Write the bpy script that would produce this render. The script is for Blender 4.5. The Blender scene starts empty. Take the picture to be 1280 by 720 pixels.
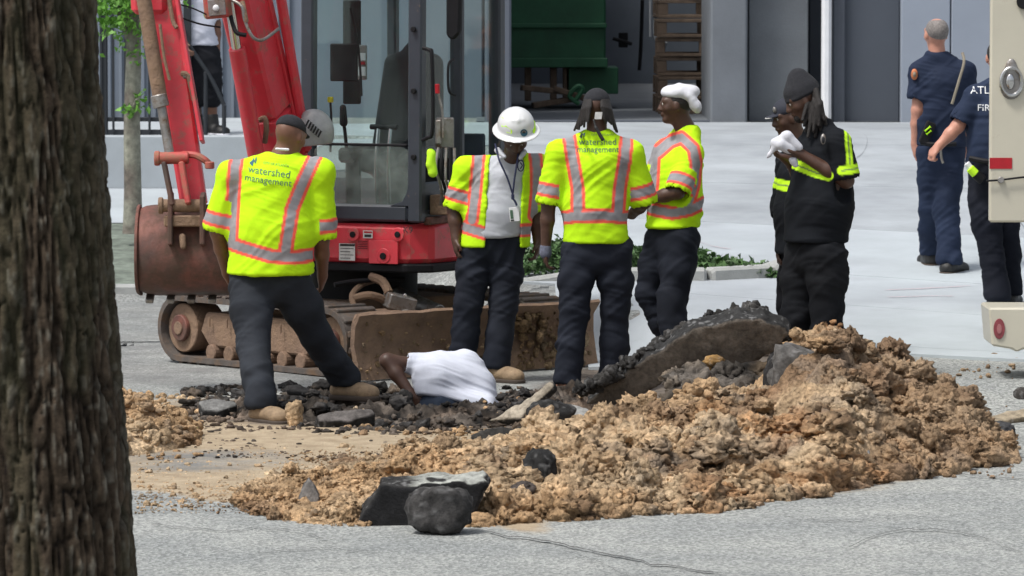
import bpy, bmesh, math, random
import numpy as np
from mathutils import Vector, Matrix, Euler
from mathutils.bvhtree import BVHTree
random.seed(4); RS = np.random.RandomState(7)
scene = bpy.context.scene
COL = scene.collection
# ------------------------------------------------------------------ camera
H = 2.6; FPX = 5936.0; PITCH = math.atan(391/5936.0)
cd = bpy.data.cameras.new('camera'); cam = bpy.data.objects.new('camera', cd); COL.objects.link(cam)
cd.sensor_width = 36; cd.lens = 36*FPX/1280; cd.clip_start = .5; cd.clip_end = 2000
cam.location = (0, 0, H); cam.rotation_euler = (math.pi/2-PITCH, 0, 0)
cd.dof.use_dof = True; cd.dof.focus_distance = 26.5; cd.dof.aperture_fstop = 10
scene.camera = cam
# ------------------------------------------------------------------ sky, sun, exposure (bright overcast)
EL, AZ = math.radians(62), math.radians(-125)
w = bpy.data.worlds.new('World'); scene.world = w; w.use_nodes = True
nt = w.node_tree; nt.nodes.clear()
sky = nt.nodes.new('ShaderNodeTexSky'); sky.sky_type = 'NISHITA'; sky.sun_disc = False
sky.sun_elevation = EL; sky.sun_rotation = AZ; sky.dust_density = 4; sky.air_density = 1.0
hs = nt.nodes.new('ShaderNodeHueSaturation'); hs.inputs['Saturation'].default_value = .42
bg = nt.nodes.new('ShaderNodeBackground'); bg.inputs[1].default_value = .13
wo = nt.nodes.new('ShaderNodeOutputWorld')
nt.links.new(sky.outputs[0], hs.inputs['Color']); nt.links.new(hs.outputs[0], bg.inputs[0]); nt.links.new(bg.outputs[0], wo.inputs[0])
sd = bpy.data.lights.new('sun', 'SUN'); sd.energy = 2.1; sd.angle = math.radians(10); sd.color = (1, .97, .92)
sun = bpy.data.objects.new('sun', sd); COL.objects.link(sun)
sdir = Vector((math.sin(AZ)*math.cos(EL), math.cos(AZ)*math.cos(EL), math.sin(EL)))
sun.rotation_euler = sdir.to_track_quat('Z', 'Y').to_euler(); sun.location = sdir*30
scene.view_settings.view_transform = 'Standard'; scene.view_settings.look = 'None'
scene.view_settings.exposure = 0.35; scene.view_settings.gamma = 1
# ------------------------------------------------------------------ helpers
cp, sp = math.cos(PITCH), math.sin(PITCH)
def W(px, py, Y):
    a = (px-640)/FPX; b = (360-py)/FPX
    t = Y/(cp+b*sp)
    return np.array([a*t, Y, H+t*(b*cp-sp)])
def Wplane(px, py, p0, n):
    a = (px-640)/FPX; b = (360-py)/FPX
    d = np.array([a, cp+b*sp, b*cp-sp]); o = np.array([0, 0, H])
    return o+d*(np.dot(p0-o, n)/np.dot(d, n))
def nrm(v): v = np.array(v, float); return v/np.linalg.norm(v)
def sstep(a, b, x):
    t = np.clip((np.asarray(x, float)-a)/(b-a+1e-9), 0, 1); return t*t*(3-2*t)
def _h(i, j, k, s):
    n = (i*374761393+j*668265263+k*2147483647+s*974634777) & 0xffffffff
    n = ((n ^ (n >> 13))*1274126177) & 0xffffffff
    n = ((n ^ (n >> 16))*2246822519) & 0xffffffff
    return ((n ^ (n >> 15)) & 0xffffff)/float(0xffffff)
def vn(P, s=0):
    P = np.asarray(P, float); I = np.floor(P).astype(np.int64); F = P-I; F = F*F*(3-2*F); r = 0
    for a in (0, 1):
        for b in (0, 1):
            for c in (0, 1):
                wgt = (F[:, 0] if a else 1-F[:, 0])*(F[:, 1] if b else 1-F[:, 1])*(F[:, 2] if c else 1-F[:, 2])
                r = r+wgt*_h(I[:, 0]+a, I[:, 1]+b, I[:, 2]+c, s)
    return r*2-1
def fbm(P, o=4, s=0):
    r = 0; a = 1.0; P = np.asarray(P, float)
    for i in range(o): r = r+a*vn(P*2**i+i*17.3, s+i); a *= .5
    return r
def zg(X, Y):
    X = np.asarray(X, float); Y = np.asarray(Y, float)
    zR = np.interp(Y, [0, 26.8, 28.4, 30.5, 32.2, 34.5, 43, 46, 48], [0, 0, .17, .19, .31, .44, 1.05, 1.16, 1.18])
    zL = np.interp(Y, [0, 37.8, 38, 42, 43.95, 44.05, 46, 48], [0, 0, .1, .4, .62, 1.1, 1.14, 1.18])
    a = np.interp(Y, [31.6, 34, 36], [.6, -.8, -2]); b = np.interp(Y, [31.6, 34, 36], [1.5, -.1, -.3])
    t = sstep(0, 1, (X-a)/(b-a)); return zL*(1-t)+zR*t
def link(o, parent=None):
    COL.objects.link(o)
    if parent is not None: o.parent = parent; o.matrix_parent_inverse = parent.matrix_basis.inverted()
    return o
def mobj(name, V, F, mat, parent=None, smooth=False, cols=None):
    me = bpy.data.meshes.new(name)
    if isinstance(F, np.ndarray):
        nf, k = F.shape; me.vertices.add(len(V)); me.vertices.foreach_set('co', np.asarray(V, np.float32).ravel())
        me.loops.add(nf*k); me.loops.foreach_set('vertex_index', F.astype(np.int32).ravel())
        me.polygons.add(nf); me.polygons.foreach_set('loop_start', np.arange(0, nf*k, k, dtype=np.int32))
        me.update(calc_edges=True)
    else: me.from_pydata([tuple(v) for v in V], [], F)
    if smooth: me.polygons.foreach_set('use_smooth', [True]*len(me.polygons))
    if cols is not None:
        at = me.color_attributes.new('Col', 'FLOAT_COLOR', 'POINT')
        c = np.ones((len(V), 4), np.float32); c[:, :3] = cols; at.data.foreach_set('color', c.ravel())
    for m in (mat if isinstance(mat, (list, tuple)) else [mat]): me.materials.append(m)
    me.update()
    return link(bpy.data.objects.new(name, me), parent)
def tag(o, label=None, cat=None, group=None, kind=None):
    if label: o['label'] = label
    if cat: o['category'] = cat
    if group: o['group'] = group
    if kind: o['kind'] = kind
    return o
def empty(name, loc=(0, 0, 0), rz=0, label=None, cat=None, group=None):
    o = bpy.data.objects.new(name, None); COL.objects.link(o); o.location = loc; o.rotation_euler = (0, 0, rz)
    o.empty_display_size = .1
    return tag(o, label, cat, group)
class MB:
    """collects bevelled boxes, prisms and tubes into one mesh; coordinates go through the matrix M"""
    def __init__(s, M=None): s.V = []; s.F = []; s.M = M
    def add(s, V, F):
        n = len(s.V); s.V += [tuple(v) for v in V]; s.F += [tuple(i+n for i in f) for f in F]; return s
    def box(s, c, d, rot=None, bev=.008):
        bm = bmesh.new(); bmesh.ops.create_cube(bm, size=1)
        for v in bm.verts: v.co = Vector((v.co.x*d[0], v.co.y*d[1], v.co.z*d[2]))
        b = min(bev, min(d)*.3)
        if b > 0: bmesh.ops.bevel(bm, geom=bm.edges[:]+bm.verts[:], offset=b, segments=1, affect='EDGES')
        R = Euler(rot).to_matrix() if rot else Matrix.Identity(3)
        bm.verts.ensure_lookup_table()
        s.add([R@v.co+Vector(c) for v in bm.verts], [[v.index for v in f.verts] for f in bm.faces]); bm.free(); return s
    def beam(s, a, b, wd, dp, up=(0, 0, 1), bev=.008, w2=None, d2=None):
        a, b = np.array(a, float), np.array(b, float); d = nrm(b-a); u = np.array(up, float)
        if abs(np.dot(d, nrm(u))) > .999: u = np.array([0, 1., .001])
        x = nrm(np.cross(d, u)); y = np.cross(x, d); w2 = w2 or wd; d2 = d2 or dp
        V = []; F = []
        e = bev
        rings = [(0, wd-2*e, dp-2*e), (e, wd, dp), (-e, w2, d2), (0, w2-2*e, d2-2*e)]
        base = [a, a+d*e, b-d*e, b]
        for (q, ww, hh), p in zip(rings, base):
            ch = e
            for (i, j) in ((-1, -1), (1, -1), (1, 1), (-1, 1)):
                if i*j > 0: pts = [(i*ww/2-i*0, j*hh/2-j*ch), (i*ww/2-i*ch, j*hh/2)]
                else: pts = [(i*ww/2-i*ch, j*hh/2), (i*ww/2, j*hh/2-j*ch)]
                if (i, j) == (-1, -1): pts = [(-ww/2, -hh/2+ch), (-ww/2+ch, -hh/2)]
                if (i, j) == (1, -1): pts = [(ww/2-ch, -hh/2), (ww/2, -hh/2+ch)]
                if (i, j) == (1, 1): pts = [(ww/2, hh/2-ch), (ww/2-ch, hh/2)]
                if (i, j) == (-1, 1): pts = [(-ww/2+ch, hh/2), (-ww/2, hh/2-ch)]
                for (gx, gy) in pts: V.append(p+x*gx+y*gy)
        for r in range(3):
            for i in range(8): F.append((r*8+i, r*8+(i+1) % 8, (r+1)*8+(i+1) % 8, (r+1)*8+i))
        F.append(tuple(range(7, -1, -1))); F.append(tuple(24+i for i in range(8)))
        return s.add(V, F)
    def cyl(s, a, b, r, r2=None, n=16, caps=True):
        a, b = np.array(a, float), np.array(b, float); d = nrm(b-a); r2 = r if r2 is None else r2
        h = np.array([1, 0, 0]) if abs(d[0]) < .9 else np.array([0, 1, 0]); x = nrm(np.cross(d, h)); y = np.cross(d, x)
        V = []; e = min(.006, r*.2)
        L = np.linalg.norm(b-a); e = min(e, L*.3)
        for p, rr in ((a, r-e), (a+d*e, r), (b-d*e, r2), (b, max(r2-e, .0005))):
            for i in range(n):
                t = 2*math.pi*i/n; V.append(p+x*math.cos(t)*rr+y*math.sin(t)*rr)
        F = [(k*n+i, k*n+(i+1) % n, (k+1)*n+(i+1) % n, (k+1)*n+i) for k in range(3) for i in range(n)]
        if caps: F += [tuple(range(n-1, -1, -1)), tuple(3*n+i for i in range(n))]
        return s.add(V, F)
    def tube(s, pts, r, n=8, sub=5):
        P = [np.array(p, float) for p in pts]; Q = []
        for i in range(len(P)-1):
            p0 = P[max(i-1, 0)]; p1 = P[i]; p2 = P[i+1]; p3 = P[min(i+2, len(P)-1)]
            for k in range(sub):
                t = k/sub; Q.append(.5*((2*p1)+(-p0+p2)*t+(2*p0-5*p1+4*p2-p3)*t*t+(-p0+3*p1-3*p2+p3)*t**3))
        Q.append(P[-1]); V = []; F = []
        x = None
        rr = r if hasattr(r, '__len__') else [r, r]
        for i, q in enumerate(Q):
            d = nrm(Q[min(i+1, len(Q)-1)]-Q[max(i-1, 0)])
            if x is None: x = nrm(np.cross(d, (0.31, .2, .93)))
            x = nrm(x-d*np.dot(x, d)); y = np.cross(d, x); rad = np.interp(i/(len(Q)-1), np.linspace(0, 1, len(rr)), rr)
            for k in range(n):
                t = 2*math.pi*k/n; V.append(q+x*math.cos(t)*rad+y*math.sin(t)*rad)
        for i in range(len(Q)-1):
            for k in range(n): F.append((i*n+k, i*n+(k+1) % n, (i+1)*n+(k+1) % n, (i+1)*n+k))
        F += [tuple(range(n-1, -1, -1)), tuple((len(Q)-1)*n+k for k in range(n))]
        return s.add(V, F)
    def prism(s, poly, o, u, v, n, t, bev=.006):
        """polygon (u,v) extruded along n by t, edges bevelled"""
        o, u, v, n = [np.array(q, float) for q in (o, u, v, n)]
        bm = bmesh.new(); vs = [bm.verts.new(Vector(o+u*p[0]+v*p[1])) for p in poly]; f = bm.faces.new(vs)
        r = bmesh.ops.extrude_face_region(bm, geom=[f]); ev = [q for q in r['geom'] if isinstance(q, bmesh.types.BMVert)]
        for q in ev: q.co += Vector(n*t)
        bmesh.ops.recalc_face_normals(bm, faces=bm.faces[:])
        if bev > 0: bmesh.ops.bevel(bm, geom=bm.edges[:], offset=bev, segments=1, affect='EDGES')
        bm.verts.index_update(); bm.verts.ensure_lookup_table()
        s.add([q.co.copy() for q in bm.verts], [[q.index for q in f.verts] for f in bm.faces]); bm.free(); return s
    def build(s, name, mat, parent=None, smooth=False):
        V = s.V if s.M is None else [s.M@Vector(v) for v in s.V]
        o = mobj(name, V, s.F, mat, parent)
        if smooth:
            me = o.data; me.polygons.foreach_set('use_smooth', [True]*len(me.polygons))
            try: me.set_sharp_from_angle(angle=math.radians(38))
            except Exception: pass
        return o
# ------------------------------------------------------------------ materials
def lin(r, g, b): return tuple(((c/255+.055)/1.055)**2.4 if c > 10 else c/255/12.92 for c in (r, g, b))
def pm(name, col, rough=.7, var=.25, scale=8, bump=.0, bscale=60, metal=0, dirt=None, dirt_amt=.5, dscale=4, attr=False, spec=.5, col2=None, bdist=.01, coat=0, sheen=0):
    m = bpy.data.materials.new(name); m.use_nodes = True; t = m.node_tree; N = t.nodes; L = t.links
    b = N['Principled BSDF']; b.inputs['Roughness'].default_value = rough; b.inputs['Metallic'].default_value = metal
    b.inputs['Specular IOR Level'].default_value = spec
    if coat: b.inputs['Coat Weight'].default_value = coat
    if sheen: b.inputs['Sheen Weight'].default_value = sheen
    tc = N.new('ShaderNodeTexCoord'); cs = tc.outputs['Object']
    n1 = N.new('ShaderNodeTexNoise'); n1.inputs['Scale'].default_value = scale; n1.inputs['Detail'].default_value = 8; n1.inputs['Roughness'].default_value = .65; L.new(cs, n1.inputs['Vector'])
    if attr:
        a = N.new('ShaderNodeAttribute'); a.attribute_name = 'Col'; base = a.outputs['Color']
    else:
        r = N.new('ShaderNodeRGB'); r.outputs[0].default_value = (*col, 1); base = r.outputs[0]
    if col2 is not None:
        mx = N.new('ShaderNodeMix'); mx.data_type = 'RGBA'; rp = N.new('ShaderNodeMapRange'); rp.inputs[1].default_value = .4; rp.inputs[2].default_value = .62
        n2 = N.new('ShaderNodeTexNoise'); n2.inputs['Scale'].default_value = scale*.37; n2.inputs['Detail'].default_value = 6; L.new(cs, n2.inputs['Vector']); L.new(n2.outputs['Fac'], rp.inputs[0])
        L.new(rp.outputs[0], mx.inputs[0]); L.new(base, mx.inputs[6]); mx.inputs[7].default_value = (*col2, 1); base = mx.outputs[2]
    mr = N.new('ShaderNodeMapRange'); mr.inputs[1].default_value = .3; mr.inputs[2].default_value = .7; mr.inputs[3].default_value = 1-var; mr.inputs[4].default_value = 1+var; L.new(n1.outputs['Fac'], mr.inputs[0])
    mu = N.new('ShaderNodeVectorMath'); mu.operation = 'SCALE'; L.new(base, mu.inputs[0]); L.new(mr.outputs[0], mu.inputs['Scale']); out = mu.outputs[0]
    if dirt is not None:
        n3 = N.new('ShaderNodeTexNoise'); n3.inputs['Scale'].default_value = dscale; n3.inputs['Detail'].default_value = 10; n3.inputs['Roughness'].default_value = .7; L.new(cs, n3.inputs['Vector'])
        rp = N.new('ShaderNodeMapRange'); rp.inputs[1].default_value = .62-.35*dirt_amt; rp.inputs[2].default_value = .78-.3*dirt_amt; rp.inputs[4].default_value = .92; L.new(n3.outputs['Fac'], rp.inputs[0])
        mx = N.new('ShaderNodeMix'); mx.data_type = 'RGBA'; L.new(rp.outputs[0], mx.inputs[0]); L.new(out, mx.inputs[6]); mx.inputs[7].default_value = (*dirt, 1); out = mx.outputs[2]
        rr = N.new('ShaderNodeMapRange'); rr.inputs[3].default_value = rough; rr.inputs[4].default_value = .95; L.new(rp.outputs[0], rr.inputs[0]); L.new(rr.outputs[0], b.inputs['Roughness'])
    L.new(out, b.inputs['Base Color'])
    if bump > 0:
        nb = N.new('ShaderNodeTexNoise'); nb.inputs['Scale'].default_value = bscale; nb.inputs['Detail'].default_value = 6; nb.inputs['Roughness'].default_value = .7; L.new(cs, nb.inputs['Vector'])
        bp = N.new('ShaderNodeBump'); bp.inputs['Strength'].default_value = bump; bp.inputs['Distance'].default_value = bdist; L.new(nb.outputs['Fac'], bp.inputs['Height']); L.new(bp.outputs[0], b.inputs['Normal'])
    return m
CLAY = (.26, .17, .11); CLAYD = (.16, .10, .06)
M = dict(
 red=pm('red_paint', (.66, .048, .068), .38, .12, 5, .15, 30, dirt=(.30, .17, .13), dirt_amt=.25, dscale=11, coat=.15),
 reddirty=pm('red_paint_dirty', (.48, .05, .05), .5, .2, 5, .3, 30, dirt=(.26, .16, .1), dirt_amt=.55, dscale=7),
 cabgrey=pm('cab_paint', (.035, .042, .055), .4, .15, 6, .1, 40, dirt=CLAY, dirt_amt=.0, dscale=14),
 black=pm('black_plastic', (.010, .010, .012), .6, .2, 10, .1, 60, spec=.2),
 rubber=pm('rubber_track', (.10, .085, .075), .85, .3, 9, .6, 40, dirt=CLAYD, dirt_amt=.45, dscale=8),
 claymetal=pm('clay_covered_steel', (.20, .13, .09), .85, .35, 6, .8, 22, dirt=CLAY, dirt_amt=.6, dscale=5, bdist=.02),
 rust=pm('rusty_steel', (.17, .062, .045), .65, .35, 9, .5, 18, dirt=(.085, .055, .04), dirt_amt=.55, dscale=6, col2=(.06, .042, .036)),
 steel=pm('steel', (.28, .27, .26), .4, .3, 9, .3, 40, metal=.6, dirt=CLAYD, dirt_amt=.35, dscale=12),
 chrome=pm('chrome', (.6, .6, .6), .2, .05, 9, 0, metal=1),
 white=pm('white_plastic', (.75, .76, .78), .45, .06, 9),
 sticker=pm('white_sticker', (.6, .6, .58), .5, .2, 20),
 ink=pm('dark_ink', (.02, .02, .02), .6, .1),
 ccream=pm('cream_paint', (.56, .53, .43), .42, .05, 3, .05, 30, dirt=(.4, .35, .26), dirt_amt=.03, dscale=6, coat=.2),
 redrefl=pm('red_reflector', (.42, .01, .02), .35, .1, 30),
 green=pm('green_dumpster_paint', (.010, .085, .036), .6, .25, 3, .3, 20),
 pallet=pm('pallet_wood', (.12, .085, .06), .85, .35, 12, .5, 50),
 wallblue=pm('blue_grey_wall', (.27, .305, .365), .8, .05, 1.5, .1, 60),
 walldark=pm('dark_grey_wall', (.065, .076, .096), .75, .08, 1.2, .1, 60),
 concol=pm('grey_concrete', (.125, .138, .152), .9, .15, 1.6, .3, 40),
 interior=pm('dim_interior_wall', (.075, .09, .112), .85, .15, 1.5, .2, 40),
 conc=pm('light_concrete', (.41, .455, .48), .85, .13, 1.1, .35, 90, col2=(.35, .38, .41)),
 kerb=pm('kerb_concrete', (.36, .37, .36), .9, .15, 4, .5, 60),
 joint=pm('joint_filler', (.12, .12, .12), .95, .2),
 bark=None, pink=pm('pink_marking_paint', (.62, .33, .36), .8, .3, 25),
 grass=pm('groundcover_earth', (.17, .20, .165), .95, .5, 7, .8, 30, bdist=.03),
 leaf=pm('shrub_leaf', (.07, .14, .045), .55, .6, 14), leafb=pm('tree_leaf', (.13, .32, .04), .5, .4, 6),
 lichen=pm('lichen_bark', (.27, .27, .22), .9, .45, 14, .6, 40, col2=(.15, .13, .11)),
 fence=pm('black_fence_paint', (.02, .024, .03), .5, .1),
 skin_d=pm('deep_brown_skin', (.075, .036, .023), .48, .15, 20, .15, 120), skin_m=pm('brown_skin', (.16, .075, .045), .5, .15, 20, .15, 120),
 skin_l=pm('fair_reddened_skin', (.52, .25, .18), .5, .15, 20, .1, 120),
 garment=pm('printed_cloth', (1, 1, 1), .8, .05, 30, .35, 260, attr=True, bdist=.004, spec=.12),
 attr=pm('broken_asphalt', (1, 1, 1), .92, .45, 28, .9, 70, attr=True, bdist=.012, spec=.25),
 hair=pm('dark_hair', (.012, .009, .008), .6, .4, 60, .8, 120), greyhair=pm('grey_hair', (.20, .18, .17), .7, .4, 60, .5, 120),
 eye=pm('eye_white', (.5, .47, .43), .3, .05), boot=pm('tan_boot_leather', (.27, .19, .115), .75, .3, 16, .5, 80, dirt=CLAYD, dirt_amt=.2, dscale=14),
 bootb=pm('brown_boot_leather', (.16, .075, .045), .7, .3, 16, .5, 80), bootk=pm('black_boot_leather', (.018, .018, .018), .5, .3, 16, .4, 80),
 sole=pm('boot_sole', (.06, .045, .035), .85, .2), charcoal=pm('charcoal_knit', (.020, .021, .026), .95, .25, 40, .6, 200),
 clothw=pm('white_terry', (.64, .65, .70), .95, .05, 30, .5, 200), lime=pm('lime_fabric', (.55, .95, .02), .7, .1),
 lanyard=pm('navy_ribbon', (.012, .018, .06), .6, .1), strap=pm('tan_strap', (.25, .22, .17), .7, .2),
 whitehat=pm('white_helmet_plastic', (.66, .67, .68), .28, .03, 6, coat=.3), ink_vest=pm('green_grey_ink', (.07, .14, .09), .7, .1),
 inkwhite=pm('white_ink', (.75, .77, .8), .7, .1), inkblue=pm('teal_ink', (.02, .10, .16), .7, .1), orange=pm('patch_orange', (.50, .17, .07), .7, .3, 60),
)
def glass_mat(name, tint, tr, dirt=0):
    m = bpy.data.materials.new(name); m.use_nodes = True; N = m.node_tree.nodes; L = m.node_tree.links; N.clear()
    o = N.new('ShaderNodeOutputMaterial'); t = N.new('ShaderNodeBsdfTransparent'); t.inputs[0].default_value = (*tint, 1)
    g = N.new('ShaderNodeBsdfGlossy'); g.inputs['Roughness'].default_value = .05; lw = N.new('ShaderNodeLayerWeight'); pw = N.new('ShaderNodeMath'); pw.operation = 'POWER'; pw.inputs[1].default_value = 4; L.new(lw.outputs['Facing'], pw.inputs[0]); fr = N.new('ShaderNodeMapRange'); fr.inputs[3].default_value = .015; fr.inputs[4].default_value = .6; L.new(pw.outputs[0], fr.inputs[0])
    mx = N.new('ShaderNodeMixShader'); L.new(fr.outputs[0], mx.inputs[0]); L.new(t.outputs[0], mx.inputs[1]); L.new(g.outputs[0], mx.inputs[2])
    d = N.new('ShaderNodeBsdfDiffuse'); d.inputs[0].default_value = (.36, .42, .40, 1)
    n = N.new('ShaderNodeTexNoise'); n.inputs['Scale'].default_value = 9; n.inputs['Detail'].default_value = 10; tc = N.new('ShaderNodeTexCoord'); L.new(tc.outputs['Object'], n.inputs['Vector'])
    mr = N.new('ShaderNodeMapRange'); mr.inputs[1].default_value = .3; mr.inputs[2].default_value = .75; mr.inputs[3].default_value = tr; mr.inputs[4].default_value = tr+dirt; L.new(n.outputs['Fac'], mr.inputs[0])
    m2 = N.new('ShaderNodeMixShader'); L.new(mr.outputs[0], m2.inputs[0]); L.new(mx.outputs[0], m2.inputs[1]); L.new(d.outputs[0], m2.inputs[2]); L.new(m2.outputs[0], o.inputs[0])
    return m
M['glass'] = glass_mat('cab_glass', (.92, .965, .955), .0, .02); M['glassdirty'] = glass_mat('dirty_cab_glass', (.86, .90, .87), .08, .20)
M['concfar'] = pm('shaded_worn_concrete', (.35, .38, .405), .9, .18, 1.3, .35, 90, col2=(.29, .315, .34)); M['walldim'] = pm('muted_blue_grey_wall', (.175, .205, .25), .8, .06, 1.5, .1, 60); M['colgrey'] = pm('slate_column', (.105, .12, .15), .8, .05, 1.5, .1, 60)  # concfar: light concrete with building shade and some dirt put into its colour
def road_mat():
    m = bpy.data.materials.new('worn_asphalt'); m.use_nodes = True; t = m.node_tree; N = t.nodes; L = t.links; b = N['Principled BSDF']
    b.inputs['Roughness'].default_value = .9; b.inputs['Specular IOR Level'].default_value = .3
    tc = N.new('ShaderNodeTexCoord'); g = tc.outputs['Object']
    def noise(s, d=6, r=.6):
        n = N.new('ShaderNodeTexNoise'); n.inputs['Scale'].default_value = s; n.inputs['Detail'].default_value = d; n.inputs['Roughness'].default_value = r; L.new(g, n.inputs['Vector']); return n.outputs['Fac']
    def ramp(f, a, bb, c0, c1):
        q = N.new('ShaderNodeMapRange'); q.inputs[1].default_value = a; q.inputs[2].default_value = bb; L.new(f, q.inputs[0])
        x = N.new('ShaderNodeMix'); x.data_type = 'RGBA'; L.new(q.outputs[0], x.inputs[0]); x.inputs[6].default_value = (*c0, 1); x.inputs[7].default_value = (*c1, 1); return x.outputs[2]
    vo = N.new('ShaderNodeTexVoronoi'); vo.inputs['Scale'].default_value = 75; L.new(g, vo.inputs['Vector'])
    agg = ramp(vo.outputs['Color'], .25, .8, (.20, .208, .203), (.43, .44, .425))
    big = ramp(noise(1.1), .35, .65, (.80, .82, .83), (1.08, 1.08, 1.06))
    mu = N.new('ShaderNodeVectorMath'); mu.operation = 'MULTIPLY'; L.new(agg, mu.inputs[0]); L.new(big, mu.inputs[1])
    at = N.new('ShaderNodeAttribute'); at.attribute_name = 'Col'; sep = N.new('ShaderNodeSeparateColor'); L.new(at.outputs['Color'], sep.inputs[0])
    def over(base, mask, lo, hi, s, ca, cb):
        n = noise(s, 10, .75); ad = N.new('ShaderNodeMath'); ad.operation = 'ADD'; L.new(mask, ad.inputs[0]); L.new(n, ad.inputs[1])
        q = N.new('ShaderNodeMapRange'); q.inputs[1].default_value = lo; q.inputs[2].default_value = hi; L.new(ad.outputs[0], q.inputs[0])
        x = N.new('ShaderNodeMix'); x.data_type = 'RGBA'; L.new(q.outputs[0], x.inputs[0]); L.new(base, x.inputs[6]); c = ramp(noise(s*3, 8, .7), .35, .65, ca, cb); L.new(c, x.inputs[7]); return x.outputs[2]
    o = over(mu.outputs[0], sep.outputs[0], .75, 1.1, 2.2, (.29, .225, .15), (.45, .365, .255))
    o = over(o, sep.outputs[1], .8, 1.05, 3.0, (.075, .065, .057), (.20, .165, .135))
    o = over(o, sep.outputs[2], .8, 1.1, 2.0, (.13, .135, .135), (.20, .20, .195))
    L.new(o, b.inputs['Base Color'])
    ds = N.new('ShaderNodeBump'); ds.inputs['Strength'].default_value = .7; ds.inputs['Distance'].default_value = .008; L.new(vo.outputs['Distance'], ds.inputs['Height'])
    b2 = N.new('ShaderNodeBump'); b2.inputs['Strength'].default_value = .5; b2.inputs['Distance'].default_value = .02; L.new(noise(14, 8, .7), b2.inputs['Height']); L.new(ds.outputs[0], b2.inputs['Normal']); L.new(b2.outputs[0], b.inputs['Normal'])
    return m
M['road'] = road_mat()
def soil_mat():
    m = pm('sandy_clay_soil', (1, 1, 1), .95, .30, 38, 1.0, 60, attr=True, bdist=.02, spec=.15)
    N = m.node_tree.nodes; L = m.node_tree.links; b = N['Principled BSDF']
    bp = [n for n in N if n.type == 'BUMP'][0]; v = N.new('ShaderNodeTexVoronoi'); v.inputs['Scale'].default_value = 32
    tc = [n for n in N if n.type == 'TEX_COORD'][0]; L.new(tc.outputs['Object'], v.inputs['Vector'])
    b2 = N.new('ShaderNodeBump'); b2.inputs['Strength'].default_value = .8; b2.inputs['Distance'].default_value = .03; b2.invert = True; L.new(v.outputs['Distance'], b2.inputs['Height']); L.new(bp.outputs[0], b2.inputs['Normal']); L.new(b2.outputs[0], b.inputs['Normal'])
    return m
M['soil'] = soil_mat()
def bark_mat():
    m = pm('furrowed_bark', (1, 1, 1), .95, .35, 30, .9, 70, attr=True, bdist=.01, spec=.1); return m
M['bark'] = bark_mat()
# ------------------------------------------------------------------ signed distance modelling (bodies, cloth, rocks)
def Cn(a, b, ra, rb, k=.02, w=None, s=1.0, op='+'):
    a = np.array(a, float); b = np.array(b, float); R = max(ra, rb)*max(s, 1)
    lo = np.minimum(a, b)-R; hi = np.maximum(a, b)+R
    def fn(x, y, z):
        X = x-a[0]; Y = y-a[1]; Z = z-a[2]; d = b-a
        if w is not None:
            f = 1-1/s; t = (X*w[0]+Y*w[1]+Z*w[2])*f; X = X-t*w[0]; Y = Y-t*w[1]; Z = Z-t*w[2]; d = d-w*np.dot(d, w)*f
        h = np.clip((X*d[0]+Y*d[1]+Z*d[2])/(np.dot(d, d)+1e-9), 0, 1)
        return np.sqrt((X-h*d[0])**2+(Y-h*d[1])**2+(Z-h*d[2])**2)-(ra+(rb-ra)*h)
    return (fn, lo, hi, k, op)
def El(c, r, ax=None, k=.02, op='+'):
    c = np.array(c, float); ax = np.eye(3) if ax is None else np.array(ax, float); R = max(r)
    def fn(x, y, z):
        X = x-c[0]; Y = y-c[1]; Z = z-c[2]; q = [X*a[0]+Y*a[1]+Z*a[2] for a in ax]
        k0 = np.sqrt(sum((q[i]/r[i])**2 for i in range(3))); k1 = np.sqrt(sum((q[i]/r[i]**2)**2 for i in range(3)))+1e-6
        return k0*(k0-1)/k1
    return (fn, c-R, c+R, k, op)
def Pl(p, n, k=.012):
    p = np.array(p, float); n = nrm(n)
    return (lambda x, y, z: (x-p[0])*n[0]+(y-p[1])*n[1]+(z-p[2])*n[2], None, None, k, '/')
def smin(a, b, k):
    h = np.clip(.5+.5*(a-b)/k, 0, 1); return a+(b-a)*h-k*h*(1-h)
def sdf_mesh(prims, vox=.008):
    pos = [p for p in prims if p[4] == '+']
    lo = np.min([p[1] for p in pos], 0)-3*vox; hi = np.max([p[2] for p in pos], 0)+3*vox
    n = np.ceil((hi-lo)/vox).astype(int)+1
    ax = [(lo[i]+vox*np.arange(n[i])).astype(np.float32) for i in range(3)]
    D = np.full(n, .3, np.float32)
    for fn, a, b, k, op in prims:
        if a is None: i0 = np.zeros(3, int); i1 = n
        else:
            pad = k*1.5+.03
            i0 = np.clip(((a-pad-lo)/vox).astype(int), 0, n); i1 = np.clip(((b+pad-lo)/vox).astype(int)+2, 0, n)
        if np.any(i1 <= i0): continue
        sl = tuple(slice(i0[i], i1[i]) for i in range(3))
        d = fn(ax[0][sl[0]][:, None, None], ax[1][sl[1]][None, :, None], ax[2][sl[2]][None, None, :]).astype(np.float32)
        if op == '+': D[sl] = smin(D[sl], d, k)
        elif op == '-': D[sl] = -smin(-D[sl], d, k)
        else: D[sl] = -smin(-D[sl], -d, k)
    return nets(D, lo, vox)
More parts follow.
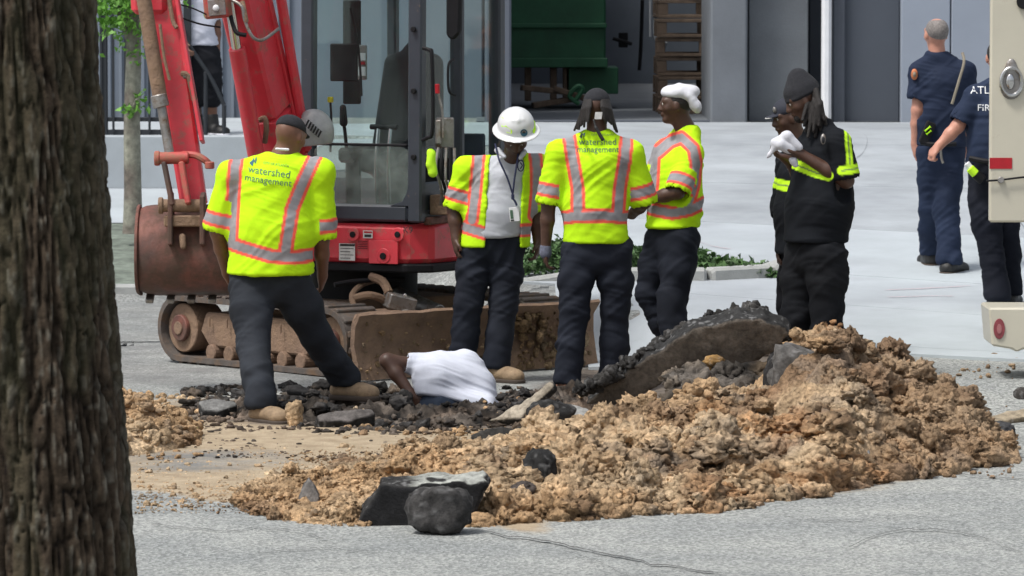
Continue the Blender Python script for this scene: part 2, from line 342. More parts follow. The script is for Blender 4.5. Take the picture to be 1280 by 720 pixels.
def nets(D, lo, vox):
    S = D < 0
    c = S[:-1, :-1, :-1].astype(np.int8).copy(); cnt = c*0
    for i in (0, 1):
        for j in (0, 1):
            for k in (0, 1): cnt += S[i:S.shape[0]-1+i, j:S.shape[1]-1+j, k:S.shape[2]-1+k]
    act = (cnt > 0) & (cnt < 8); I = np.argwhere(act); idx = -np.ones(act.shape, np.int32); idx[act] = np.arange(len(I))
    corners = [(i, j, k) for i in (0, 1) for j in (0, 1) for k in (0, 1)]
    cv = {q: D[I[:, 0]+q[0], I[:, 1]+q[1], I[:, 2]+q[2]] for q in corners}
    acc = np.zeros((len(I), 3)); num = np.zeros(len(I))
    for q in corners:
        for a in range(3):
            if q[a] == 0:
                r = list(q); r[a] = 1; v0, v1 = cv[q], cv[tuple(r)]; m = (v0 < 0) != (v1 < 0)
                t = np.where(m, v0/(v0-v1+1e-12), 0); p = np.tile(np.array(q, float), (len(I), 1)); p[:, a] += t
                acc[m] += p[m]; num += m
    V = lo+vox*(I+acc/num[:, None])
    Fs = []
    for a in range(3):
        s0 = [slice(1, -1)]*3; s0[a] = slice(0, -1); s1 = list(s0); s1[a] = slice(1, None)
        A = S[tuple(s0)]; B = S[tuple(s1)]; e = np.argwhere(A != B)
        if not len(e): continue
        g = e.copy(); u, v = (a+1) % 3, (a+2) % 3; g[:, u] += 1; g[:, v] += 1
        def ci(du, dv):
            h = g.copy(); h[:, u] -= du; h[:, v] -= dv; return idx[h[:, 0], h[:, 1], h[:, 2]]
        q = np.stack([ci(1, 1), ci(0, 1), ci(0, 0), ci(1, 0)], 1)
        inside = A[e[:, 0], e[:, 1], e[:, 2]]; q[~inside] = q[~inside][:, ::-1]; Fs.append(q)
    return V, np.concatenate(Fs)
def vnorm(V, F):
    n = np.cross(V[F[:, 2]]-V[F[:, 0]], V[F[:, 3]]-V[F[:, 1]]); N = np.zeros_like(V)
    for i in range(4): np.add.at(N, F[:, i], n)
    return N/(np.linalg.norm(N, axis=1)[:, None]+1e-9)
def smooth_mesh(V, F, it=1, lam=.5):
    for _ in range(it):
        S = np.zeros_like(V); C = np.zeros(len(V))
        for i in range(4):
            np.add.at(S, F[:, i], V[F[:, (i+1) % 4]]); np.add.at(C, F[:, i], 1)
        V = V*(1-lam)+lam*S/np.maximum(C, 1)[:, None]
    return V
# ================================================================== GROUND
def axis(lo, hi, step, far, grow=1.35):
    a = list(np.arange(lo, hi+1e-6, step)); d = step
    while a[-1] < far: d *= grow; a.append(a[-1]+d)
    d = step; b = []
    x = lo
    while x > -far: d *= grow; x -= d; b.append(x)
    return np.array(b[::-1]+a)
def grid(xs, ys):
    X, Y = np.meshgrid(xs, ys); nx, ny = len(xs), len(ys)
    i = np.arange((ny-1)*(nx-1)); r, c = i//(nx-1), i % (nx-1); a = r*nx+c
    return X.ravel(), Y.ravel(), np.stack([a, a+1, a+nx+1, a+nx], 1)
HOLE = (W(560, 500, 28.5)[0], 28.62)     # centre of the pit
def hole_t(X, Y): return np.sqrt(((X-HOLE[0])/.50)**2+((Y-HOLE[1])/.50)**2)
xs = axis(-3.2, 4.2, .055, 250); ys = np.concatenate([axis(19.0, 33, .055, 34)[:-1], np.arange(33.2, 50, .25)]); ys = np.concatenate([ys[ys > 15], 50+np.cumsum(1.4**np.arange(17))]); ys = np.concatenate([[-300, -100, -30, -5, 5, 10], ys])
X, Y, F = grid(xs, ys)
P3 = np.stack([X, Y, X*0], 1)
Z = zg(X, Y)+.006*fbm(P3*1.3, 2, 3)*(np.abs(X) < 8)
h = hole_t(X, Y)+.12*vn(P3*5, 5)
Z = Z-.95*(1-sstep(.85, 1.0, h))
pxx = 640+X*FPX/np.maximum(Y, 1); row = -31+(H-0)*FPX/np.maximum(Y, 1)
nz = fbm(P3*np.array([1.5, .8, 1]), 4, 11)
tan = sstep(0, -14, row-(626+(pxx-165)*.10+6*nz))*sstep(480, 520, row)*sstep(640, 560, pxx-80)*.8
tan = np.maximum(tan, sstep(560, 540, row)*sstep(150, 200, row-400)*sstep(420, 300, pxx)*.5)
tan = np.maximum(tan, sstep(.35, .1, np.abs((pxx-860)/700)**2+((row-560)/150)**2)*.7)
mud = sstep(1.9, .9, np.sqrt(((X-HOLE[0])/1.15)**2+((Y-28.3)/.8)**2))*.95
mud = np.maximum(mud, sstep(1.2, .7, np.sqrt(((pxx-900)/250)**2+((row-500)/60)**2))*.9)
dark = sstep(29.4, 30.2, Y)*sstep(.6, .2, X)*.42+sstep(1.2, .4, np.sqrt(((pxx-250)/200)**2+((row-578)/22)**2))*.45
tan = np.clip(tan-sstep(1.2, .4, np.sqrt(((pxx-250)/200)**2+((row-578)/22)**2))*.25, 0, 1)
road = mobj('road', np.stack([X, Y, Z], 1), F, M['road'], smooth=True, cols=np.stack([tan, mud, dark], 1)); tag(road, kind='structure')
# cracks and paving seams in the foreground asphalt
def smooth_path(pts, sub=14):
    P = [np.array(p, float) for p in pts]; Q = []
    for i in range(len(P)-1):
        p0 = P[max(i-1, 0)]; p1 = P[i]; p2 = P[i+1]; p3 = P[min(i+2, len(P)-1)]
        for k in range(sub): t = k/sub; Q.append(.5*((2*p1)+(-p0+p2)*t+(2*p0-5*p1+4*p2-p3)*t*t+(-p0+3*p1-3*p2+p3)*t**3))
    return Q+[P[-1]]
def ribbon(pts, wd, mat, name, dz=.005, seed=0, parent=None):
    P = []
    for i in range(len(pts)-1):
        for k in range(14): P.append(np.array(pts[i])*(1-k/14)+np.array(pts[i+1])*k/14)
    P = [q for q in np.array(smooth_path(pts))]; V = []; F = []
    for i, (px, py) in enumerate(P):
        q = np.array([px, py, 0.])
        Yy = H*FPX/(py+31); 
        for _ in range(6): Yy = (H-float(zg((px-640)*Yy/FPX, Yy)))*FPX/(py+31)
        Xx = (px-640)*Yy/FPX; n = fbm(np.array([[px*.06, py*.06, seed]]), 4, seed)[0]*(.03 if name == 'road_crack' else .004); ww = wd*(.6+.5*abs(vn(np.array([[i*.4, seed, 0]]), 2)[0]))*min(1, min(i, len(P)-1-i)/4+.15)
        for s in (-1, 1): V.append((Xx+n*.3, Yy+n*2+s*ww, float(zg(Xx, Yy+n*2))+dz+.006*0))
    for i in range(len(P)-1): F.append((2*i, 2*i+2, 2*i+3, 2*i+1))
    o = mobj(name, V, F, mat, parent); return o
crk = pm('dark_crack', (.07, .07, .07), .95, .3)  # even dark tone of the crack ribbons
for i, (pts, wd) in enumerate([([(600, 668), (690, 684), (800, 706), (905, 722)], .035), ([(165, 622), (300, 640), (395, 652)], .02), ([(180, 655), (270, 668), (330, 664), (420, 680)], .014),
        ([(1060, 690), (1120, 668), (1215, 672), (1290, 700)], .02), ([(1180, 590), (1240, 600), (1290, 602)], .018), ([(980, 650), (1060, 655), (1130, 648), (1215, 658)], .012),
        ([(700, 690), (760, 712), (800, 730)], .012), ([(300, 700), (390, 690), (470, 694)], .012)]):
    o = ribbon(pts, wd*.6, crk, 'road_crack', .009, i, road); o['kind'] = 'stuff'
# driveway apron: concrete panels with real joints
drv = empty('driveway', (0, 0, 0)); tag(drv, kind='structure')
gy = lambda x: 31.25-.60*(x-.55)
def panel(x0, x1, v0, v1):
    n = 7; V = []; F = []
    if x1-x0 < .2 or v1-v0 < .1: return
    for j in range(n):
        for i in range(n):
            x = x0+(x1-x0)*i/(n-1); v = v0+(v1-v0)*j/(n-1); y = gy(x)+v if v < 4 else gy(x)*(1-min(1, (v-4)/8))+(31+0)*min(1, (v-4)/8)+v
            V.append((x, y, float(zg(x, y))+.016))
    k = n*n; V += [(a, b, c-.05) for a, b, c in V]
    for j in range(n-1):
        for i in range(n-1): a = j*n+i; F.append((a, a+1, a+n+1, a+n))
    ring = [i for i in range(n)]+[j*n+n-1 for j in range(1, n)]+[(n-1)*n+i for i in range(n-2, -1, -1)]+[j*n for j in range(n-2, 0, -1)]
    for a, b in zip(ring, ring[1:]+ring[:1]): F.append((b, a, a+k, b+k))
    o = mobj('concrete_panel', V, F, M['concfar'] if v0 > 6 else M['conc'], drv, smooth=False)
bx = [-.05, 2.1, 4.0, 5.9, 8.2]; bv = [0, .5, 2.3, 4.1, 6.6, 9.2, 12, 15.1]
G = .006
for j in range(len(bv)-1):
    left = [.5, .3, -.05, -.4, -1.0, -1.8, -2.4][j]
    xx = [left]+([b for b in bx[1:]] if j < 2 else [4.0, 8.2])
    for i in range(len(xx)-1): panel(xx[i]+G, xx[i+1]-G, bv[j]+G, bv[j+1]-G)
# left lower pavement, terrace edge
V = []; 
def patch(name, x0, x1, y0, y1, dz, mat, nx=14, ny=8):
    X, Y, F = grid(np.linspace(x0, x1, nx), np.linspace(y0, y1, ny)); o = mobj(name, np.stack([X, Y, zg(X, Y)+dz], 1), F, mat, smooth=True); return tag(o, kind='structure')
patch('pavement', -9, -2.0, 42, 43.93, .012, M['conc']); patch('terrace', -12, -1.9, 44.07, 47.4, .012, M['conc'])
patch('planting_bed', -9, -2.1, 38.05, 41.98, .008, M['grass'], 30, 20)
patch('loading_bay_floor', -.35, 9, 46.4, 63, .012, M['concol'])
MB().box((-5.5, 37.95, .05), (7, .16, .16), bev=.02).build('kerb', M['kerb'])['kind'] = 'structure'
# paint on the pavement
def paint(pts, wd, label, n):
    o = ribbon(pts, wd, M['pink'], 'painted_mark', .0225, n); tag(o, label, 'paint mark', 'pink utility marks sprayed on the concrete')
paint([(1105, 394), (1150, 393), (1215, 391)], .012, 'long thin pink sprayed line on concrete, upper of the two nearest the truck', 1); paint([(1108, 400), (1160, 399), (1195, 399)], .010, 'short pink sprayed line just under the longer one near the truck', 2)
paint([(866, 376), (890, 374), (915, 371)], .012, 'longer pink sprayed line on the concrete above the tilted slab', 3); paint([(872, 381), (888, 380), (900, 378)], .014, 'short smudged pink spray dash on concrete behind tilted slab', 4)
ribbon([(1046, 314), (1072, 314), (1084, 322), (1078, 334), (1050, 344)], .012, M['joint'], 'curved_joint', .0225, 5, drv)
# planted island with kerb
isl = empty('planted_island', (1, 34.3, 0)); tag(isl, 'low grey concrete kerb with green groundcover behind it, between workers and driveway', 'planter')
kp = [(-.3, 33.9), (.6, 33.95), (1.4, 33.95), (1.85, 34.15), (2.0, 34.5)]
for i in range(len(kp)-1):
    a, b = kp[i], kp[i+1]; z0 = float(zg(*a)); z1 = float(zg(*b)); d = nrm([b[0]-a[0], b[1]-a[1]])*.006
    MB().beam((a[0]+d[0], a[1]+d[1], z0+.03), (b[0]-d[0], b[1]-d[1], z1+.03), .16, .14, bev=.02).build('kerb_stone', M['kerb'], isl)
def leaves(name, pts, sz, mat, parent=None, seed=0, flat=.5):
    R = np.random.RandomState(seed); n = len(pts); d = R.randn(n, 3); d[:, 2] *= flat; d /= np.linalg.norm(d, axis=1)[:, None]
    e = np.cross(d, R.randn(n, 3)); e /= np.linalg.norm(e, axis=1)[:, None]; s = sz*(.6+.8*R.rand(n))[:, None]
    nn = np.cross(d, e)*.2
    V = np.stack([pts, pts+d*s*.5+e*s*.28+nn*s, pts+d*s, pts+d*s*.5-e*s*.28+nn*s], 1).reshape(-1, 3)
    return mobj(name, V, np.arange(4*n).reshape(-1, 4), mat, parent)
n = 5200; R = np.random.RandomState(3); lx = R.uniform(-.3, 1.9, n); ly = 34.05+R.rand(n)**1.3*(.75-.22*(lx > 1.4)); hh = np.where(lx > 1.0, .55, 1)*(.16+.12*vn(np.stack([lx*3, ly*3, lx*0], 1), 4))*np.clip((2.0-lx)*1.6, .25, 1)
lz = zg(lx, ly)+hh*R.rand(n)**.6+.02
o = leaves('groundcover', np.stack([lx, ly, lz], 1), .055, M['leaf'], isl, 4); o['kind'] = 'stuff'
# ================================================================== SPOIL HEAP
cx = np.array([250, 300, 400, 500, 600, 650, 760, 850, 950, 990, 1030, 1080, 1150, 1200, 1235, 1275])
cz = np.array([0, .02, .05, .11, .12, .13, .18, .23, .235, .43, .53, .41, .29, .20, .10, 0])*1.0
cY = np.array([23.6, 23.7, 24, 24.2, 24.8, 25.0, 25.3, 25.5, 26, 26.4, 26.8, 26.9, 26.7, 26.2, 25.9, 25.9])
fr = np.array([640, 648, 668, 665, 668, 664, 656, 650, 640, 634, 628, 618, 600, 592, 588, 584])
cX = (cx-640)*cY/FPX; fY = H*FPX/(fr+31.)
def heap(X, Y):
    c = np.interp(X, cX, cz, 0, 0); yc = np.interp(X, cX, cY); yf = np.interp(X, (cx-640)*fY/FPX, fY)
    tf = np.clip((yc-Y)/(yc-yf), 0, 1.2); tb = np.clip((Y-yc)/.9, 0, 1.3)
    pf = np.where(Y < yc, 1-np.clip(tf, 0, 1)**1.7, 1-np.clip(tb, 0, 1)**1.5)
    inside = (tf < 1) & (tb < 1)
    return c*pf, inside, np.minimum((1-tf), (1-tb)*.6)
def heap_z(X, Y):
    P = np.stack([X, Y, X*0], 1); hz, ins, e = heap(X+.06*vn(P*4, 31), Y+.12*vn(P*3, 33)); m = sstep(0, .35, e)
    big = np.abs(vn(P*3.5, 8)); med = np.abs(vn(P*9.5+5, 9)); sm = vn(P*22, 10)
    return hz+m*(.105*(1-2*big)*np.clip(hz/.25, .25, 1)+.05*(.6-med)*np.clip(hz/.2, .4, 1)+.020*sm+.016*(1-2*np.abs(vn(P*45, 14))))-(1-m)*.05-.12*(1-sstep(.0, .035, np.interp(X, cX, cz, 0, 0))), ins
TAN = np.array([.50, .33, .185]); TAN2 = np.array([.60, .45, .29]); ORG = np.array([.42, .19, .07]); BRN = np.array([.19, .12, .075]); BLK = np.array([.022, .022, .023]); GRY = np.array([.27, .27, .26])
def soilcol(P, seed=0):
    a = fbm(P*1.6, 4, 40+seed)[:, None]; b = fbm(P*3.1, 4, 50+seed)[:, None]; d = fbm(P*7, 3, 60)[:, None]; e = fbm(P*2.3, 4, 70)[:, None]
    c = TAN+(TAN2-TAN)*np.clip(.5+a, 0, 1); c = c+(ORG-c)*np.clip(b*1.3-.42, 0, .6)*np.clip((P[:, :1]-.2)*1.2, .15, 1); rk = sstep(-1.0, 1.6, P[:, 0])[:, None]; c = c+(BRN-c)*np.clip(e*1.6-.45+.25*rk, 0, .72); c = c*(1+.32*d); c = c*(1+.35*(vn(P*27, 61)[:, None])); gr = np.clip(fbm(P*4.3+9, 3, 71)[:, None]*1.3-.5, 0, .4); c = c+(np.array([.30, .265, .22])-c)*gr
    rt = sstep(1.4, 2.3, P[:, 0])[:, None]*.5; c = c+(np.array([.27, .185, .125])-c)*rt
    return np.clip(c, .01, .9)
xs = np.arange(-1.9, 3.2, .014); ys = np.arange(21.6, 27.9, .018)
X, Y, F = grid(xs, ys); Z, ins = heap_z(X, Y); base = zg(X, Y); Zt = base+Z
keep = (Z > -.02); fk = keep[F].any(1); F = F[fk]; used = np.unique(F); mp = -np.ones(len(X), int); mp[used] = np.arange(len(used)); F = mp[F]
V = np.stack([X, Y, np.maximum(Zt, base-.04)], 1)[used]
sp_heap = mobj('soil_heap', V, F, M['soil'], smooth=True, cols=soilcol(V)); tag(sp_heap, 'long heap of crumbly tan and orange clay spoil dug out onto the road', 'soil heap', kind='stuff')
def ico(sub):
    bm = bmesh.new(); bmesh.ops.create_icosphere(bm, subdivisions=sub, radius=1); V = np.array([v.co[:] for v in bm.verts]); F = np.array([[v.index for v in f.verts] for f in bm.faces]); bm.free(); return V, F
I1, I2, I3, I4 = ico(1), ico(2), ico(3), ico(4)
def lumps(name, C, R, mat, colf, base=I2, squash=.8, rough=.28, seed=0, fine=0):
    bv, bf = base; n = len(C); rr = np.random.RandomState(seed)
    A = rr.randn(n, 3, 3); Q = np.linalg.qr(A)[0]; sc = R[:, None]*(1+.35*(rr.rand(n, 3)-.5)*2)
    V = np.einsum('nij,vj->nvi', Q, bv); off = rr.rand(n, 1, 3)*100
    nn = fbm((V*1.3+off).reshape(-1, 3), 3, seed).reshape(n, -1, 1)
    if fine: nn = nn+fine*(.5-np.abs(vn((V*3.6+off).reshape(-1, 3), 9)).reshape(n, -1, 1)*1.6)+(.5*fine*vn((V*9+off).reshape(-1, 3), 19).reshape(n, -1, 1) if len(bv) > 200 else 0)
    V = V*(1+rough*nn); V = V*sc[:, None, :]; V[:, :, 2] *= squash; V = V+C[:, None, :]
    V = V.reshape(-1, 3); F = (bf[None]+(np.arange(n)*len(bv))[:, None, None]).reshape(-1, 3)
    return mobj(name, V, F, mat, smooth=(base is not I1), cols=colf(V))
KEEP = [(530, 625, 92, 44, 22.9), (675, 588, 24, 30, 23.7), (620, 545, 46, 18, 26.4), (386, 612, 18, 26, 23.6), (1000, 478, 45, 40, 26.2), (715, 512, 34, 20, 26.7), (650, 500, 50, 26, 27.1), (1072, 562, 24, 10, 24.9)]
def free_of(X, Y, Z):
    px = 640+X*FPX/Y; py = (H-Z)*FPX/Y-31; m = np.ones(len(X), bool)
    for a, b, ra, rb, yy in KEEP: m &= ~((((px-a)/ra)**2+((py-b)/rb)**2 < 1) & (Y < yy))
    return m
def heap_lumps(n, rfun, base, fine, seed, rough):
    rr = np.random.RandomState(seed); px_ = rr.uniform(300, 1265, n); t = rr.rand(n); yc = np.interp(px_, cx, cY); yf = np.interp(px_, cx, fY); Yl = yf+(yc-yf)*t**1.1*1.05; Xl = (px_-640)*Yl/FPX
    hz, ins = heap_z(Xl, Yl); R = rfun(rr, t)*np.clip(np.interp(px_, cx, cz)/.15, .45, 1.1); Zl = zg(Xl, Yl)+np.maximum(hz, 0)+R*.15; ok = (hz > -.02) & free_of(Xl, Yl, Zl)
    o = lumps('soil_clods', np.stack([Xl, Yl, Zl], 1)[ok], R[ok], M['soil'], soilcol, base, .85, rough, seed, fine); tag(o, 'loose crumbs and clods of tan clay covering the long spoil heap', 'soil', kind='stuff')
heap_lumps(300, lambda r, t: .055+.065*r.rand(len(t))**1.5, I4, 1.3, 15, .36)
heap_lumps(900, lambda r, t: .028+.03*r.rand(len(t))**1.5, I3, 1.1, 5, .42)
heap_lumps(2300, lambda r, t: .012+.018*r.rand(len(t)), I2, .8, 6, .45)
heap_lumps(9000, lambda r, t: .005+.009*r.rand(len(t)), I1, 0, 7, .5)
def muck(X, Y):
    P = np.stack([X, Y, X*0], 1); ht = hole_t(X, Y)
    r = .12*np.exp(-((ht-1.45)/.35)**2)*(.5+fbm(P*3, 3, 2)*.5+.2)*sstep(29.6, 28.5, Y)+(.02+.08*np.clip(fbm(P*3.2+3, 4, 12)+.1, 0, 1))*sstep(1.05, .65, np.sqrt(((X+.4)/1.8)**2+((Y-28.0)/.85)**2))
    for a, b in ((-1.44, 27.5), (-1.38, 27.3), (-.99, 28.25), (-.9, 28.1), (.33, 28.95), (.29, 28.65)): r = r*sstep(.06, .26, np.hypot(X-a, Y-b))
    r = r*sstep(.98, 1.2, ht)
    return r+(.035*(1-2*np.abs(vn(P*9, 7)))+.035*(1-2*np.abs(vn(P*21, 8)))+.018*vn(P*50, 9))*np.clip(r*12, 0, 1)*sstep(1, 1.2, ht)-.035
# crumbs spread on road: left small heap, dusty spread, dark rubble about the pit
def spread(name, label, n, boxpx, rmin, rmax, colf, seed, mat, p=3, cat='rubble', base=I1, cond=None, fine=0, rough=.35):
    r = np.random.RandomState(seed); a = r.uniform(boxpx[0], boxpx[2], n); b = r.uniform(boxpx[1], boxpx[3], n)
    Yy = H*FPX/(b+31); Xx = (a-640)*Yy/FPX; P = np.stack([Xx, Yy, Xx*0], 1); m = fbm(P*2.2, 3, seed+9) > r.rand(n)*1.3-.75
    if cond is not None: m &= cond(a, b, Xx, Yy)
    m &= hole_t(Xx, Yy) > 1.02
    for fa, fb in ((-1.44, 27.5), (-1.36, 27.3), (-.99, 28.3), (-.9, 28.2), (-.85, 28.1), (.33, 29.0), (.31, 28.85), (.29, 28.7), (.27, 28.55)): m &= np.hypot(Xx-fa, Yy-fb) > .14
    Xx, Yy = Xx[m], Yy[m]; R = rmin+(rmax-rmin)*r.rand(len(Xx))**p
    o = lumps(name, np.stack([Xx, Yy, zg(Xx, Yy)+np.maximum(muck(Xx, Yy), 0)*(np.abs(Yy-28.4) < 1.4)+R*.35], 1), R, mat, colf, base, .7, rough, seed, fine); return tag(o, label, cat, kind='stuff')
spread('soil_crumbs', 'small tan crumbs strewn on the dusty road left of the heap', 700, (165, 560, 640, 636), .006, .022, soilcol, 21, M['soil'], base=I2, fine=1, rough=.5)
spread('soil_grit', 'fine tan grit thickly strewn on the dusty road left of the heap', 7000, (165, 566, 700, 644), .0025, .009, soilcol, 41, M['soil'], 2)
blk = lambda V: np.clip(np.array([.075, .063, .053])*(1+.8*fbm(V*6, 3, 5)[:, None])+np.array([.09, .06, .04])*np.clip(fbm(V*3, 3, 6)[:, None], 0, 1), .008, .5)
spread('asphalt_crumbs', 'dark broken asphalt crumbs and mud strewn round the pit', 3900, (225, 485, 720, 545), .003, .026, blk, 22, M['attr'], 3.5, base=I2, fine=1.3, rough=.55)
dkc = lambda V: np.clip(np.array([.034, .032, .031])*(1+.7*fbm(V*9, 3, 5)[:, None])+np.array([.11, .08, .055])*np.clip(fbm(V*4.5, 2, 16)[:, None]*1.4, 0, 1)+(vn(V*70, 3) > .5)[:, None]*.05, .004, .4)
spread('asphalt_rubble', 'angular black lumps of broken asphalt strewn thickly about the pit', 380, (232, 486, 700, 538), .018, .060, dkc, 32, M['attr'], 1.6, base=I3, fine=1.2, rough=.5)
spread('asphalt_grit', 'fine dark grit on the road in front of the pit', 1300, (240, 535, 640, 575), .003, .015, blk, 23, M['attr'])
spread('soil_crumbs', 'tan clay crumbs between the pit and the big heap', 1800, (420, 520, 900, 640), .006, .035, soilcol, 24, M['soil'], base=I2)
spread('soil_crumbs', 'brown crumbs round the right end of the heap', 700, (1040, 480, 1275, 600), .004, .03, soilcol, 25, M['soil'])
# ridge of dark muck around the pit
X, Y, F = grid(np.linspace(-2.2, 1.9, 400), np.linspace(27.0, 29.9, 260)); rim = muck(X, Y)
k = (rim > -.03); fk = k[F].any(1); Vr = np.stack([X, Y, zg(X, Y)+rim], 1)
o = mobj('muck_ridge', Vr, F[fk], M['attr'], smooth=True, cols=np.clip(blk(Vr)*(.8+.8*vn(Vr*7, 4)[:, None]+.5*vn(Vr*30, 5)[:, None]), .01, 1)); tag(o, 'ridge of dark muck and crumbled asphalt heaped round the edge of the pit', 'mud', kind='stuff')
# small heap at the left behind the tree
X, Y, F = grid(np.linspace(-2.55, -1.6, 110), np.linspace(25.4, 28.2, 120)); P = np.stack([X, Y, X*0], 1)
e = 1-np.sqrt(((X+2.35)/.62)**2+((Y-26.5)/.95)**2); hz = np.clip(e, 0, 1)**.8*.3+(.05*(1-2*np.abs(vn(P*7, 3)))+.02*vn(P*18, 4))*sstep(0, .3, e)-.03*(e < .02)
fk = (hz > -.02)[F].any(1); Vs = np.stack([X, Y, zg(X, Y)+hz], 1)
o = mobj('soil_heap', Vs, F[fk], M['soil'], smooth=True, cols=soilcol(Vs, 3)); tag(o, 'small heap of tan clay at the foot of the big tree trunk, left of the worker', 'soil heap', kind='stuff')
rr = np.random.RandomState(61); cand = np.where((hz > .02))[0]; pick = cand[rr.randint(0, len(cand), 1500)]; Rr_ = .006+.034*rr.rand(1500)**2.5
o = lumps('soil_clods', Vs[pick]+np.stack([Rr_*0, Rr_*0, Rr_*.2], 1), Rr_, M['soil'], lambda V: soilcol(V, 3), I2, .85, .45, 62, 1.0); tag(o, 'crumbly tan clods covering the small heap beside the tree trunk', 'soil', kind='stuff')
spread('soil_crumbs', 'tan clods tumbled from the small left heap', 900, (160, 495, 250, 572), .004, .03, soilcol, 26, M['soil'], 2.5, base=I2)
# ------------------------------------------------------------------ slabs and chunks
def poly_d(poly):
    P = np.array(poly, float)
    def f(u, v):
        d = None; s = 1
        for i in range(len(P)):
            a = P[i]; b = P[i-1]; e = b-a; wu = u-a[0]; wv = v-a[1]; t = np.clip((wu*e[0]+wv*e[1])/(e@e), 0, 1)
            q = (wu-e[0]*t)**2+(wv-e[1]*t)**2; d = q if d is None else np.minimum(d, q)
            c1 = v >= a[1]; c2 = v < b[1]; c3 = e[0]*wv > e[1]*wu
            s = np.where((c1 & c2 & c3) | (~c1 & ~c2 & ~c3), -s, s)
        return s*np.sqrt(d)
    return f
def slab(name, label, cat, ppx, p0, n, th, noise=.03, face=(.12, .105, .09), edge=(.03, .03, .03), back=(.25, .25, .24), vox=.012, group=None, seed=0, ns=9, facebot=None, topcol=None):
    """outline given in the slab's own plane (through p0, normal n facing the viewer); body extends th behind it"""
    p0 = np.array(p0, float); n = nrm(n); u = nrm(np.cross(n, (0, .1, 1)) if abs(n[2]) < .95 else (1, 0, 0)); u = nrm(u-n*np.dot(u, n)); v = np.cross(n, u)
    pts = [Wplane(x, y, p0, n) for x, y in ppx]; uv = [(np.dot(q-p0, u), np.dot(q-p0, v)) for q in pts]; A = np.array(uv)
    lo = np.array([A[:, 0].min(), A[:, 1].min(), -th])-.06; hi = np.array([A[:, 0].max(), A[:, 1].max(), 0])+.06
    N = np.ceil((hi-lo)/vox).astype(int); g = [lo[i]+vox*np.arange(N[i]) for i in range(3)]
    d2 = poly_d(uv)(g[0][:, None], g[1][None, :])[:, :, None]; w_ = g[2][None, None, :]
    G3 = np.stack(np.meshgrid(*g, indexing='ij'), -1).reshape(-1, 3)
    nn = fbm(G3*ns+seed*7.7, 4, seed).reshape(N)*noise
    facem = np.exp(-((w_-0)/.02)**2)   # faces stay flatter than the broken edge
    dz = np.maximum(w_, -th-w_)+nn*.25
    D = -smin(-(d2+nn+np.zeros_like(nn)), -dz, .02); D = np.maximum(D, D)
    V, F = nets(D.astype(np.float32), lo, vox); Nn = vnorm(V, F)
    c = np.tile(np.array(edge, float), (len(V), 1)); f = np.clip((Nn[:, 2]-.55)*4, 0, 1)[:, None]; bk = np.clip((-Nn[:, 2]-.55)*4, 0, 1)[:, None]
    c = c*(1-f)+np.array(face)*f; c = c*(1-bk)+np.array(back)*bk; sp_ = (vn(V*55, 3) > .55)[:, None]*(1-f)*(1-bk); c = c+sp_*.10
    c = c*(1+.3*fbm(V*8, 3, 2)[:, None])
    if topcol is not None:
        nwz = Nn[:, 0]*u[2]+Nn[:, 1]*v[2]+Nn[:, 2]*n[2]; k = np.clip((nwz-.72)*6, 0, 1)[:, None]*(vn(V*22, 8) > -.55)[:, None]*sstep(.10, .0, V[:, 0])[:, None]; c = c*(1-k)+np.array(topcol)*k*(1+.25*fbm(V*14, 3, 2)[:, None])
    Wv = p0+V[:, :1]*u+V[:, 1:2]*v+V[:, 2:]*n
    o = mobj(name, Wv, F, M['attr'], smooth=True, cols=np.clip(c, .005, 1)); return tag(o, label, cat, group)
def rock(name, label, px, py, Y, r, seed=0, col=(.03, .03, .03), mat=None, noise=.25, squash=1, cat='rock', group=None, top=None):
    c = W(px, py, Y); bv, bf = I4; rs = np.random.RandomState(seed); off = rs.rand(3)*50
    q = bv*1.0; d = 1+noise*fbm(q*1.2+off, 4, seed)+.09*fbm(q*6+off, 3, seed+3)
    q = np.sign(q)*np.abs(q)**.85*d[:, None]; V = q*np.array(r)+c
    cc = np.tile(np.array(col, float), (len(V), 1))*(1+.4*fbm(V*10, 3, seed)[:, None])
    cc = cc+(vn(V*60, 3) > .5)[:, None]*.07
    if mat == 'soil': cc = soilcol(V)
    if top is not None: f = np.clip((q[:, 2]/np.abs(q[:, 2]).max()-.45)*5, 0, 1)[:, None]; cc = cc*(1-f)+np.array(top)*f
    o = mobj(name, V, bf, M['soil'] if mat == 'soil' else M['attr'], smooth=True, cols=np.clip(cc, .005, 1)); return tag(o, label, cat, group)
GA = 'broken asphalt pieces lifted from the road'
slab('asphalt_slab', 'largest broken asphalt slab, tilted up with brown underside towards the viewer', 'slab', [(733, 506), (752, 486), (790, 458), (830, 435), (862, 414), (905, 402), (945, 398), (975, 408), (986, 420), (970, 438), (932, 460), (908, 463), (872, 458), (838, 466), (812, 490), (792, 506)], W(840, 470, 27.4), (-.15, -.88, -.42), .15, group=GA, seed=1, face=(.13, .112, .093), noise=.018, ns=16, vox=.011)
bigslab = bpy.data.objects['asphalt_slab']
TR = [(722, 486), (752, 474), (782, 452), (806, 438), (836, 420), (864, 402), (905, 392), (932, 383), (946, 388), (966, 400), (984, 418)]
rr = np.random.RandomState(44); qs = np.array(smooth_path(TR, 20)); qs = qs[rr.randint(0, len(qs), 340)]+rr.randn(340, 2)*np.array([2, 2.5]); Pq = np.array([W(a, b+3, 27.42+.10*rr.rand()) for a, b in qs])
crumb = lumps('crumbled_edge', Pq, .008+.024*rr.rand(340)**1.5, M['attr'], lambda V: np.clip(np.array([.04, .038, .036])*(1+.8*fbm(V*9, 3, 8)[:, None])+(vn(V*60, 3) > .5)[:, None]*.08, .005, .4), I2, 1, .5, 9, 1.2); crumb['kind'] = 'stuff'; crumb.parent = bigslab
